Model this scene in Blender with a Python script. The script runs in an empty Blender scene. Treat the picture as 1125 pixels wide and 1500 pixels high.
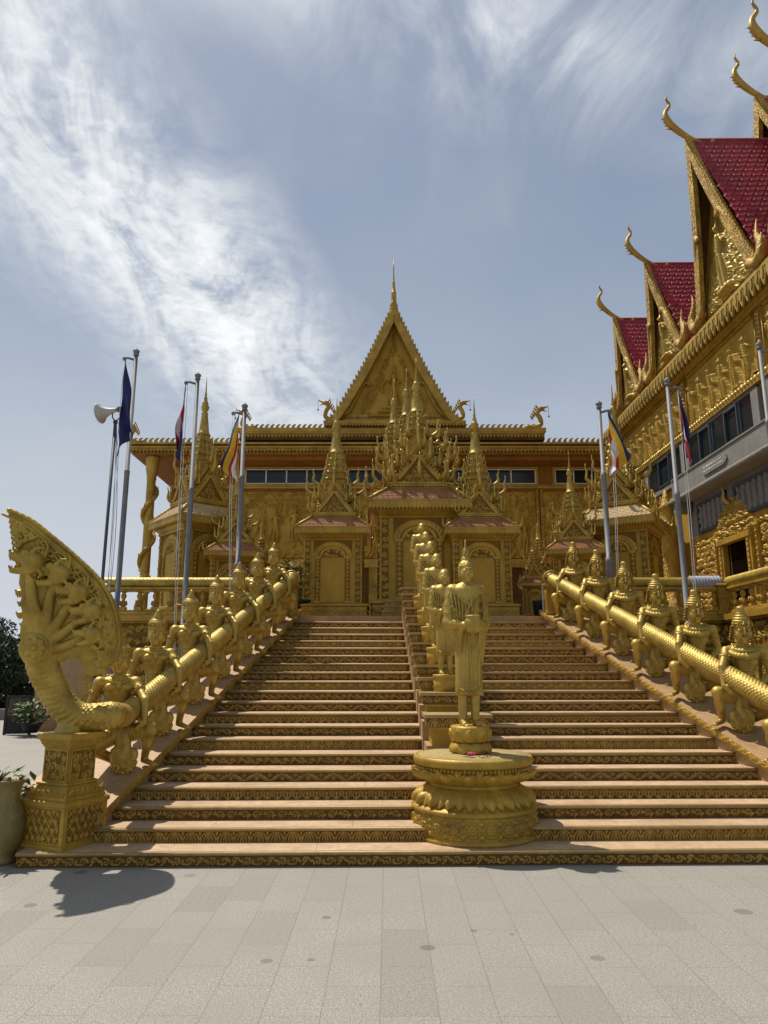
import bpy, math, random
import numpy as np
from mathutils import Vector, Matrix
pi = math.pi
rad = math.radians
SC = bpy.context.scene
COL = SC.collection

# ------------------------------------------------------------------ camera
cam_d = bpy.data.cameras.new("camera")
cam = bpy.data.objects.new("camera", cam_d)
COL.objects.link(cam)
cam.location = (0, 0, 1.65)
cam.rotation_euler = (rad(90 + 12.24), 0, 0)
cam_d.sensor_fit = 'VERTICAL'
cam_d.sensor_height = 36
cam_d.lens = 25.44
cam_d.clip_start = 0.05
cam_d.clip_end = 3000
SC.camera = cam

# ------------------------------------------------------------------ light
SUN_DIR = Vector((-0.39, 0.30, 1.0)).normalized()      # towards the sun: behind the temple, a little left
sun_d = bpy.data.lights.new("sun", 'SUN')
sun_d.energy = 5.0
sun_d.angle = rad(0.55)
sun_d.color = (1.0, 0.93, 0.82)
sun = bpy.data.objects.new("sun", sun_d)
COL.objects.link(sun)
sun.rotation_euler = SUN_DIR.to_track_quat('Z', 'Y').to_euler()
SC.view_settings.view_transform = 'Standard'
SC.view_settings.look = 'None'
SC.view_settings.gamma = 1
SC.view_settings.exposure = 0.12

W = bpy.data.worlds.new("World")
SC.world = W
W.use_nodes = True
nt = W.node_tree
nt.nodes.clear()


class NT:
    """tiny helper for writing node trees"""
    def __init__(s, tree): s.t = tree
    def n(s, typ, **kw):
        o = s.t.nodes.new(typ)
        for k, v in kw.items():
            if k.startswith('i_'):
                key = k[2:]
                key = int(key) if key.isdigit() else key
                s.link(v, o.inputs[key])
            else:
                setattr(o, k, v)
        return o
    def link(s, v, sock):
        if isinstance(v, bpy.types.NodeSocket): s.t.links.new(v, sock)
        elif hasattr(v, 'outputs'): s.t.links.new(v.outputs[0], sock)
        else: sock.default_value = v
    def m(s, op, a, b=0.0, c=0.0, clamp=False):
        o = s.t.nodes.new('ShaderNodeMath'); o.operation = op; o.use_clamp = clamp
        for i, v in enumerate((a, b, c)):
            if i < len(o.inputs): s.link(v, o.inputs[i])
        return o.outputs[0]
    def ramp(s, f, stops):
        o = s.t.nodes.new('ShaderNodeValToRGB'); s.link(f, o.inputs[0])
        e = o.color_ramp.elements
        while len(e) < len(stops): e.new(0.5)
        for el, (p, c) in zip(e, stops):
            el.position = p
            el.color = (c, c, c, 1) if not isinstance(c, tuple) else (*c, 1)
        return o.outputs[0]
    def mix(s, f, a, b, mode='MIX'):
        o = s.t.nodes.new('ShaderNodeMix'); o.data_type = 'RGBA'; o.blend_type = mode
        s.link(f, o.inputs[0])
        for v, i in ((a, 6), (b, 7)):
            if isinstance(v, tuple): v = (*v, 1) if len(v) == 3 else v
            s.link(v, o.inputs[i])
        return o.outputs[2]
    def noise(s, vec, scale, detail=4, rough=.55, dist=0.0):
        o = s.t.nodes.new('ShaderNodeTexNoise')
        if vec is not None: s.link(vec, o.inputs['Vector'])
        o.inputs['Scale'].default_value = scale; o.inputs['Detail'].default_value = detail
        o.inputs['Roughness'].default_value = rough; o.inputs['Distortion'].default_value = dist
        return o.outputs[0]


w = NT(nt)
sky = w.n('ShaderNodeTexSky', sky_type='NISHITA')
sky.sun_disc = False
sky.sun_elevation = math.asin(SUN_DIR.z)
sky.sun_rotation = math.atan2(SUN_DIR.x, SUN_DIR.y)
sky.air_density = 1.0
sky.dust_density = 1.2
sky.ozone_density = 1.5
tc = w.n('ShaderNodeTexCoord')
D = tc.outputs['Generated']


def dotv(v):
    o = w.n('ShaderNodeVectorMath', operation='DOT_PRODUCT')
    w.link(D, o.inputs[0]); o.inputs[1].default_value = v
    return o.outputs['Value']


def dirpx(px, py):
    f = 1060.; th = rad(12.24); c, s = math.cos(th), math.sin(th)
    a = (px - 562.5) / f; b = (750 - py) / f
    return Vector((a, c - b * s, s + b * c)).normalized()


# project the direction on a high flat cloud deck so that clouds shrink towards the horizon
sep = w.n('ShaderNodeSeparateXYZ', i_0=D)
zz = w.m('MAXIMUM', w.m('ADD', sep.outputs[2], .12), .05)
deck = w.n('ShaderNodeCombineXYZ')
w.link(w.m('DIVIDE', sep.outputs[0], zz), deck.inputs[0])
w.link(w.m('DIVIDE', sep.outputs[1], zz), deck.inputs[1])
mp = w.n('ShaderNodeMapping'); w.link(deck, mp.inputs[0])
mp.inputs['Rotation'].default_value = (0, 0, rad(35)); mp.inputs['Scale'].default_value = (1.0, .45, 1)
soft = w.noise(mp, 1.6, 5, .55, .3)
wisp = w.noise(mp, 5.5, 8, .62, .9)
fine = w.noise(deck, 26, 6, .6, .4)
soft2 = w.noise(deck, 1.1, 4, .5, 0.2)


def band(pa, pb, width, lo, hi):
    """mask of a cloud street running through two sky directions"""
    a, b = dirpx(*pa), dirpx(*pb)
    n = a.cross(b).normalized(); mid = (a + b).normalized(); t = (b - a).normalized()
    across = w.m('ABSOLUTE', w.m('ADD', dotv(tuple(n)), w.m('MULTIPLY', w.m('SUBTRACT', soft, .5), .16)))
    ma = w.m('SUBTRACT', 1.0, w.m('DIVIDE', across, width), clamp=True)
    al = w.m('ADD', dotv(tuple(t)), w.m('MULTIPLY', w.m('SUBTRACT', soft, .5), .12))
    o = w.n('ShaderNodeMapRange', interpolation_type='SMOOTHSTEP'); w.link(al, o.inputs[0])
    o.inputs[1].default_value = hi; o.inputs[2].default_value = lo
    return w.m('MULTIPLY', ma, o.outputs[0])


b1 = band((-60, 60), (420, 580), .165, .15, .42)
b2 = band((380, -60), (900, 80), .12, .10, .55)
m1 = w.m('MULTIPLY', w.ramp(b1, [(0, 0.), (.4, .45), (.8, 1.)]), w.ramp(w.m('ADD', w.m('MULTIPLY', wisp, .75), w.m('MULTIPLY', fine, .25)), [(.38, .12), (.60, 1.)]))
m2 = w.m('MULTIPLY', b2, w.ramp(wisp, [(.38, .1), (.66, 1.)]))
veil = w.ramp(soft2, [(.3, .30), (.7, .60)])
veil2 = w.m('MULTIPLY', w.ramp(w.m('ADD', w.m('MULTIPLY', wisp, .6), w.m('MULTIPLY', soft, .4)), [(.44, 0.), (.72, .55)]), .8)
horiz = w.ramp(sep.outputs[2], [(0.0, .8), (.25, .42), (.6, 0.)])
cm = w.m('MAXIMUM', w.m('ADD', veil, horiz), w.m('ADD', w.m('MULTIPLY', veil2, .55), veil))
cm = w.m('ADD', cm, w.m('MULTIPLY', m1, .75))
cm = w.m('ADD', cm, w.m('MULTIPLY', m2, .42), clamp=True)
SKYGAIN = w.m('MULTIPLY', 1.0, 1.0)
cloudcol = w.mix(w.m('ADD', w.m('ADD', w.m('MULTIPLY', m1, .8), w.m('MULTIPLY', m2, .6)), w.ramp(sep.outputs[2], [(0., .34), (.22, .20), (.5, 0.)]), clamp=True), (4.5, 5.1, 6.0), (11.5, 11.7, 11.8))
skyc = w.mix(cm, sky, cloudcol)
bg = w.n('ShaderNodeBackground'); w.link(skyc, bg.inputs[0]); bg.inputs[1].default_value = 0.085
outw = w.n('ShaderNodeOutputWorld'); w.link(bg, outw.inputs[0])

# ------------------------------------------------------------------ materials
MATS = {}


def new_mat(name):
    m = bpy.data.materials.new(name); m.use_nodes = True
    t = m.node_tree; t.nodes.clear(); n = NT(t)
    b = n.n('ShaderNodeBsdfPrincipled'); o = n.n('ShaderNodeOutputMaterial'); n.link(b, o.inputs[0])
    MATS[name] = m
    return m, n, b


def paint(name, col, col2=None, rough=.5, metal=0., nscale=3., bump=.15, bscale=40., carve=0., cscale=9., spots=None, spec=.5):
    """painted or stone surface: mottled colour, uneven gloss, fine bump, optional carved pattern"""
    m, n, b = new_mat(name)
    tcn = n.n('ShaderNodeTexCoord'); v = tcn.outputs['Object']
    big = n.noise(v, nscale, 6, .62)
    sm = n.noise(v, bscale, 4, .6)
    col2 = col2 or tuple(c * .72 for c in col)
    c = n.mix(n.ramp(big, [(.32, 0.), (.68, 1.)]), col2, col)
    g = n.noise(v, nscale * 7, 5, .7)
    c = n.mix(n.ramp(g, [(.3, .45), (.55, 0.)]), c, tuple(x * .5 for x in col))
    ms = n.n('ShaderNodeMapping'); n.link(v, ms.inputs[0]); ms.inputs['Scale'].default_value = (1, 1, .12)
    stk = n.noise(ms, nscale * 5, 4, .6)
    c = n.mix(n.ramp(stk, [(.36, .32), (.52, 0.)]), c, tuple(x * .5 for x in col))
    if spots:
        sp = n.noise(v, spots[1], 3, .5)
        c = n.mix(n.ramp(sp, [(spots[2], 0.), (spots[2] + .05, 1.)]), c, spots[0])
    n.link(c, b.inputs['Base Color'])
    b.inputs['Metallic'].default_value = metal
    n.link(n.m('ADD', rough - .16, n.m('ADD', n.m('MULTIPLY', big, .16), n.m('MULTIPLY', stk, .24))), b.inputs['Roughness'])
    b.inputs['Specular IOR Level'].default_value = spec
    h = n.m('MULTIPLY', sm, bump * .01)
    if carve:
        vo = n.n('ShaderNodeTexVoronoi', feature='SMOOTH_F1'); n.link(n.mix(.12, v, n.n('ShaderNodeTexNoise', i_Vector=v, i_Scale=cscale * .6).outputs[1]), vo.inputs['Vector'])
        vo.inputs['Scale'].default_value = cscale; vo.inputs['Smoothness'].default_value = .3
        ring = n.m('SINE', n.m('MULTIPLY', vo.outputs[0], 26.))
        h = n.m('ADD', h, n.m('MULTIPLY', ring, carve * .01))
    bp = n.n('ShaderNodeBump'); bp.inputs['Strength'].default_value = 1.0; bp.inputs['Distance'].default_value = 1.0
    n.link(h, bp.inputs['Height']); n.link(bp, b.inputs['Normal'])
    return m


G = (0.50, 0.318, 0.040)
GD = (0.25, 0.145, 0.018)
paint('gold_statue', (.50, .355, .072), (.30, .19, .034), rough=.42, metal=.45, nscale=3.5, bump=.28, bscale=60)
paint('gold_paint', G, GD, rough=.47, metal=.30, nscale=2.5, bump=.2, bscale=45)
paint('gold_carved', G, GD, rough=.46, metal=.30, nscale=2.5, bump=.2, bscale=45, carve=.45, cscale=13)
paint('gold_fine_carved', (.44, .27, .042), GD, rough=.5, metal=.28, nscale=2.5, bump=.2, bscale=60, carve=.28, cscale=26)
paint('gold_wall', (.47, .302, .042), (.32, .195, .024), spec=.3, rough=.6, metal=.08, nscale=1.2, bump=.25, bscale=30)
paint('ochre_wall', (.33, .155, .030), (.21, .095, .018), spec=.2, rough=.75, metal=0., nscale=.8, bump=.25, bscale=25)
paint('brown_wood', (.13, .062, .018), (.08, .038, .012), spec=.15, rough=.8, nscale=2, bump=.3, bscale=30)
paint('frieze_gold', (.46, .29, .055), (.27, .16, .03), rough=.5, metal=.25, nscale=7, bump=.2, bscale=60)
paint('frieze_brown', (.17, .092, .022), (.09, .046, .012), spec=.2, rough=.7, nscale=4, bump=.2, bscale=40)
paint('tread_stone', (.53, .365, .22), (.37, .25, .14), rough=.55, nscale=2.2, bump=.08, bscale=90, spots=((.40, .27, .19), 9, .66))
paint('nosing', (.40, .275, .11), (.31, .20, .07), rough=.5, metal=.1, nscale=5, bump=.1, bscale=60)
paint('stringer', (.40, .255, .12), (.33, .20, .09), rough=.55, metal=.05, nscale=3, bump=.2, bscale=40)
paint('terracotta', (.34, .155, .065), (.22, .10, .04), spec=.25, rough=.7, nscale=6, bump=.2, bscale=50)
paint('pale_tile', (.55, .40, .20), (.42, .27, .12), rough=.5, metal=.1, nscale=6, bump=.2, bscale=50)
paint('red_tile', (.33, .011, .022), (.15, .006, .011), rough=.5, nscale=1.4, bump=.25, bscale=40)
paint('concrete', (.21, .20, .185), (.14, .135, .125), rough=.8, nscale=1.3, bump=.3, bscale=30, spots=((.16, .16, .155), 3, .6))
paint('white_paint', (.7, .72, .7), (.6, .6, .58), rough=.5, nscale=4)
paint('grey_steel', (.20, .205, .215), (.15, .155, .165), rough=.62, metal=.35, nscale=8, bump=.04)
paint('dark_steel', (.08, .10, .13), (.06, .07, .09), rough=.5, metal=.4, nscale=5, bump=.05)
paint('black', (.012, .012, .013), rough=.6)
paint('inside_dark', (.010, .006, .003), rough=1, spec=.0)
paint('horn_grey', (.48, .46, .42), (.38, .36, .33), rough=.5, nscale=6)
paint('flag_blue', (.02, .028, .13), (.012, .016, .09), rough=.8, nscale=3)
paint('flag_red', (.48, .025, .03), (.36, .015, .02), rough=.8, nscale=3)
paint('flag_white', (.72, .70, .72), (.62, .6, .62), rough=.8, nscale=3)
paint('flag_yellow', (.75, .48, .03), (.62, .38, .02), rough=.8, nscale=3)
paint('flag_orange', (.65, .22, .02), (.55, .17, .02), rough=.8, nscale=3)
paint('leaf', (.07, .13, .028), (.035, .075, .015), rough=.5, nscale=8)
paint('leaf_dark', (.028, .05, .018), (.016, .03, .010), rough=.6, nscale=2)
paint('bark', (.10, .075, .05), rough=.9, nscale=5)
paint('pink', (.65, .06, .16), rough=.5)
paint('cloth_grey', (.42, .42, .50), (.30, .30, .38), rough=.9, nscale=20, bump=1., bscale=80)
paint('gold_recess_shade', (.21, .118, .018), (.13, .070, .010), spec=.2, rough=.7, metal=.1, nscale=4)  # darker gold behind the carving, crevice shade put into the colour
paint('urn_green', (.26, .20, .065), (.15, .12, .04), rough=.45, metal=.2, nscale=4, bump=.3, bscale=40, carve=.08, cscale=14)
paint('sand', (.42, .32, .12), (.30, .22, .08), rough=.9, nscale=12, bump=1.2, bscale=60)
paint('plaque_red', (.12, .045, .03), (.09, .03, .02), rough=.4)
paint('wall_green', (.35, .48, .40), rough=.7)

m, n, b = new_mat('glass_dark')
b.inputs['Base Color'].default_value = (.012, .018, .02, 1); b.inputs['Roughness'].default_value = .12
b.inputs['Specular IOR Level'].default_value = .35

# serpent scales, drawn along the UV of the body
def scale_mat(name, col, col2, rough, metal):
    m, n, b = new_mat(name)
    tcn = n.n('ShaderNodeTexCoord'); v = tcn.outputs['Object']
    big = n.noise(v, 4, 5, .6)
    n.link(n.mix(n.ramp(big, [(.3, 0.), (.7, 1.)]), col2, col), b.inputs['Base Color'])
    b.inputs['Metallic'].default_value = metal; b.inputs['Roughness'].default_value = rough
scale_mat('gold_scales', (.48, .34, .066), (.24, .155, .024), .50, .4)

# granite paving of long slabs
m, n, b = new_mat('granite_paving')
tcn = n.n('ShaderNodeTexCoord'); v = tcn.outputs['Object']
mpn = n.n('ShaderNodeMapping'); n.link(v, mpn.inputs[0]); mpn.inputs['Rotation'].default_value = (0, 0, rad(90 + .3))
mpn.inputs['Location'].default_value = (0.1, .04, 0)
br = n.n('ShaderNodeTexBrick'); n.link(mpn, br.inputs['Vector'])
br.inputs['Scale'].default_value = 1.0; br.inputs['Brick Width'].default_value = .60; br.inputs['Row Height'].default_value = .29
br.inputs['Mortar Size'].default_value = .0022; br.inputs['Mortar Smooth'].default_value = .15
br.offset = .43; br.inputs['Bias'].default_value = 0.0
br.inputs['Color1'].default_value = (.0, .0, .0, 1); br.inputs['Color2'].default_value = (1, 1, 1, 1); br.inputs['Mortar'].default_value = (.5, .5, .5, 1)
tone = n.ramp(br.outputs[0], [(0., 0.84), (.12, .90), (.2, .97), (1., 1.03)])
gr = n.noise(v, 120, 3, .8)
gr2 = n.noise(v, 45, 4, .75)
base = n.mix(n.ramp(gr, [(.38, 0.), (.56, 1.)]), (.070, .067, .060), (.39, .375, .335))
base = n.mix(n.ramp(gr2, [(.38, .6), (.58, 0.)]), base, (.17, .158, .13))
base = n.mix(1.0, base, tone, 'MULTIPLY')
st = n.noise(v, .9, 5, .6)
base = n.mix(n.ramp(st, [(.38, .55), (.58, 0.)]), base, (.22, .205, .17))
dr = n.n('ShaderNodeTexVoronoi', feature='F1'); n.link(v, dr.inputs['Vector']); dr.inputs['Scale'].default_value = 3.2; dr.inputs['Randomness'].default_value = 1
vv = n.m('ADD', dr.outputs[0], n.m('MULTIPLY', n.m('SUBTRACT', n.noise(v, 9, 2), .5), .07))
szr = n.m('MULTIPLY', n.m('SUBTRACT', n.n('ShaderNodeSeparateXYZ', i_0=dr.outputs[1]).outputs[0], .42), .34)
spot = n.m('LESS_THAN', vv, szr)
base = n.mix(n.m('MULTIPLY', spot, .66), base, (.10, .09, .08))
jn = n.noise(v, 2.3, 3, .6)
st2 = n.noise(v, .33, 6, .7)
base = n.mix(n.ramp(st2, [(.36, .5), (.5, 0.)]), base, (.24, .225, .195))
base = n.mix(n.m('MULTIPLY', n.m('LESS_THAN', br.outputs[1], .5), 1.0) if False else n.m('MULTIPLY', br.outputs[1], .6), base, (.10, .09, .075))
n.link(base, b.inputs['Base Color'])
n.link(n.m('ADD', .5, n.m('MULTIPLY', gr, .3)), b.inputs['Roughness'])
bp = n.n('ShaderNodeBump'); bp.inputs['Strength'].default_value = .5; bp.inputs['Distance'].default_value = .004
n.link(n.m('SUBTRACT', gr, n.m('MULTIPLY', br.outputs[1], .9)), bp.inputs['Height']); n.link(bp, b.inputs['Normal'])


# ------------------------------------------------------------------ mesh building
class MB:
    """collects shapes and links them as ONE mesh object"""
    def __init__(s): s.V = []; s.F = []; s.nv = 0; s.mats = []
    def mi(s, mat):
        if mat not in s.mats: s.mats.append(mat)
        return s.mats.index(mat)
    def add(s, V, F, mat='gold_paint', M=None, smooth=False):
        V = np.asarray(V, float).reshape(-1, 3)
        if M is not None:
            M = np.array(M); V = V @ M[:3, :3].T + M[:3, 3]
            if np.linalg.det(M[:3, :3]) < 0:
                F = F[:, ::-1] if isinstance(F, np.ndarray) else [tuple(f)[::-1] for f in F]
        k = s.mi(mat)
        if isinstance(F, np.ndarray): s.F.append((F + s.nv, k, smooth))
        else:
            by = {}
            for f in F: by.setdefault(len(f), []).append(f)
            for L in by.values(): s.F.append((np.array(L) + s.nv, k, smooth))
        s.V.append(V); s.nv += len(V)
        return s
    def merge(s, o, M=None):
        for_v = np.concatenate(o.V) if o.V else np.zeros((0, 3))
        M2 = np.array(M) if M is not None else np.eye(4)
        flip = np.linalg.det(M2[:3, :3]) < 0
        V = for_v @ M2[:3, :3].T + M2[:3, 3]
        for F, k, sm in o.F:
            s.F.append(((F[:, ::-1] if flip else F) + s.nv, s.mi(o.mats[k]), sm))
        s.V.append(V); s.nv += len(V)
        return s
    def build(s, name, parent=None):
        me = bpy.data.meshes.new(name)
        V = np.concatenate(s.V).astype(np.float32)
        me.vertices.add(len(V)); me.vertices.foreach_set('co', V.ravel())
        loops = np.concatenate([F.ravel() for F, _, _ in s.F]).astype(np.int32)
        cnt = np.concatenate([np.full(len(F), F.shape[1]) for F, _, _ in s.F]).astype(np.int32)
        mk = np.concatenate([np.full(len(F), k) for F, k, _ in s.F]).astype(np.int32)
        sm = np.concatenate([np.full(len(F), q) for F, _, q in s.F]).astype(bool)
        me.loops.add(len(loops)); me.loops.foreach_set('vertex_index', loops)
        me.polygons.add(len(cnt))
        me.polygons.foreach_set('loop_start', np.concatenate([[0], np.cumsum(cnt)[:-1]]).astype(np.int32))
        me.polygons.foreach_set('loop_total', cnt)
        me.polygons.foreach_set('material_index', mk)
        me.polygons.foreach_set('use_smooth', sm)
        for mname in s.mats: me.materials.append(MATS[mname])
        me.update(calc_edges=True); me.validate()
        ob = bpy.data.objects.new(name, me); COL.objects.link(ob)
        if parent is not None: ob.parent = parent
        return ob

    # ---- shapes
    def box(s, c, size, mat='gold_paint', M=None):
        x, y, z = c; a, b, h = [q / 2 for q in size]
        V = [(x + i * a, y + j * b, z + k * h) for k in (-1, 1) for j in (-1, 1) for i in (-1, 1)]
        F = [(0, 2, 3, 1), (4, 5, 7, 6), (0, 1, 5, 4), (2, 6, 7, 3), (0, 4, 6, 2), (1, 3, 7, 5)]
        return s.add(V, F, mat, M)
    def bx(s, x0, x1, y0, y1, z0, z1, mat='gold_paint', M=None):
        return s.box(((x0 + x1) / 2, (y0 + y1) / 2, (z0 + z1) / 2), (x1 - x0, y1 - y0, z1 - z0), mat, M)
    def lathe(s, prof, n=24, c=(0, 0, 0), mat='gold_paint', M=None, smooth=True, phase=0, sx=1, sy=1):
        prof = np.array(prof, float); a = np.arange(n) * 2 * pi / n + phase
        P = np.stack([prof[:, 0:1] * np.cos(a) * sx + c[0], prof[:, 0:1] * np.sin(a) * sy + c[1], np.repeat(prof[:, 1:2], n, 1) + c[2]], -1)
        m = len(prof)
        i = np.arange(m - 1)[:, None]; j = np.arange(n)[None]
        F = np.stack([i * n + j, i * n + (j + 1) % n, (i + 1) * n + (j + 1) % n, (i + 1) * n + j], -1).reshape(-1, 4)
        s.add(P, F, mat, M, smooth)
        base = s.nv - m * n
        s.F.append((np.array([[base + q for q in range(n)][::-1]]), s.mi(mat), False))
        s.F.append((np.array([[base + (m - 1) * n + q for q in range(n)]]), s.mi(mat), False))
        return s
    def sq(s, prof, c=(0, 0, 0), mat='gold_paint', M=None, sx=1, sy=1):
        """square moulding: prof gives half widths"""
        return s.lathe([(r * math.sqrt(2), z) for r, z in prof], 4, c, mat, M, False, pi / 4, sx, sy)
    def tube(s, pts, radii, n=8, mat='gold_paint', M=None, flat=1.0, up=None, smooth=True):
        P = np.array(pts, float); k = len(P)
        R = np.full(k, radii, float) if np.isscalar(radii) else np.array(radii, float)
        T = np.gradient(P, axis=0); T /= np.linalg.norm(T, axis=1)[:, None] + 1e-9
        u = np.array(up, float) if up is not None else (np.array([0, 0, 1.]) if abs(T[0][2]) < .9 else np.array([1., 0, 0]))
        rings = []
        a = np.arange(n) * 2 * pi / n
        for i in range(k):
            u = u - T[i] * u.dot(T[i]); u /= np.linalg.norm(u) + 1e-9
            v = np.cross(T[i], u)
            rings.append(P[i] + R[i] * (np.cos(a)[:, None] * u * flat + np.sin(a)[:, None] * v))
        i = np.arange(k - 1)[:, None]; j = np.arange(n)[None]
        F = np.stack([i * n + j, i * n + (j + 1) % n, (i + 1) * n + (j + 1) % n, (i + 1) * n + j], -1).reshape(-1, 4)
        s.add(np.array(rings), F, mat, M, smooth)
        base = s.nv - k * n
        s.F.append((np.array([[base + q for q in range(n)][::-1]]), s.mi(mat), False))
        s.F.append((np.array([[base + (k - 1) * n + q for q in range(n)]]), s.mi(mat), False))
        return s
    def grid(s, P, mat='gold_paint', M=None, smooth=True, flip=False, closev=False):
        nu, nv = P.shape[:2]
        i = np.arange(nu - 1)[:, None]; j = np.arange(nv if closev else nv - 1)[None]
        F = np.stack([i * nv + j, (i + 1) * nv + j, (i + 1) * nv + (j + 1) % nv, i * nv + (j + 1) % nv], -1).reshape(-1, 4)
        if flip: F = F[:, ::-1]
        return s.add(P.reshape(-1, 3), F, mat, M, smooth)
    def grid2(s, P, H, thr, mat, mat2, M=None):
        """relief whose ground (height under thr) is painted in a second colour"""
        t = MB().grid(P, mat); F = t.F[0][0]; h = H.reshape(-1)[F].max(1)
        s.add(t.V[0], F, mat, M, True); F0 = s.F.pop()[0]
        s.F.append((F0[h >= thr], s.mi(mat), True)); s.F.append((F0[h < thr], s.mi(mat2), True)); return s
    def prism(s, poly, d, mat='gold_paint', M=None, y0=0.):
        """outline in x,z thickened along y (from y0 to y0+d)"""
        n = len(poly)
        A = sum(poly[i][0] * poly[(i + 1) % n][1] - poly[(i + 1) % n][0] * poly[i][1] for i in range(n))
        if A < 0: poly = poly[::-1]
        V = [(x, y0, z) for x, z in poly] + [(x, y0 + d, z) for x, z in poly]
        F = [tuple(range(n)), tuple(range(2 * n - 1, n - 1, -1))] + [(i, i + n, (i + 1) % n + n, (i + 1) % n) for i in range(n)]
        return s.add(V, F, mat, M)
    def row(s, base, mats4):
        for M in mats4: s.merge(base, M)
        return s


def T(x=0, y=0, z=0): return Matrix.Translation((x, y, z))
def RZ(a): return Matrix.Rotation(a, 4, 'Z')
def RX(a): return Matrix.Rotation(a, 4, 'X')
def RY(a): return Matrix.Rotation(a, 4, 'Y')
def S(x, y=None, z=None):
    if y is None: y = z = x
    return Matrix.Diagonal((x, y, z, 1))


def spline(pts, n):
    """Catmull-Rom through the points"""
    P = np.array(pts, float); P = np.vstack([2 * P[0] - P[1], P, 2 * P[-1] - P[-2]])
    out = []
    m = len(P) - 3
    for q in np.linspace(0, m - 1e-6, n):
        i = int(q); t = q - i
        a, b, c, d = P[i:i + 4]
        out.append(.5 * ((2 * b) + (c - a) * t + (2 * a - 5 * b + 4 * c - d) * t * t + (3 * b - a - 3 * c + d) * t ** 3))
    return np.array(out)


def tag(o, label=None, cat=None, group=None, kind=None):
    if label: o['label'] = label
    if cat: o['category'] = cat
    if group: o['group'] = group
    if kind: o['kind'] = kind
    return o


def thing(name, label, cat, loc=(0, 0, 0), rz=0, group=None, scale=None):
    o = bpy.data.objects.new(name, None); COL.objects.link(o)
    o.location = loc; o.rotation_euler = (0, 0, rz); o.empty_display_size = .2
    if scale: o.scale = scale
    return tag(o, label, cat, group)


def kids(o, allobs=None): return [c for c in COL.objects if c.parent == o]


def copy_tree(o, parent=None):
    c = o.copy(); COL.objects.link(c); c.parent = parent
    for ch in kids(o): copy_tree(ch, c)
    return c


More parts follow.
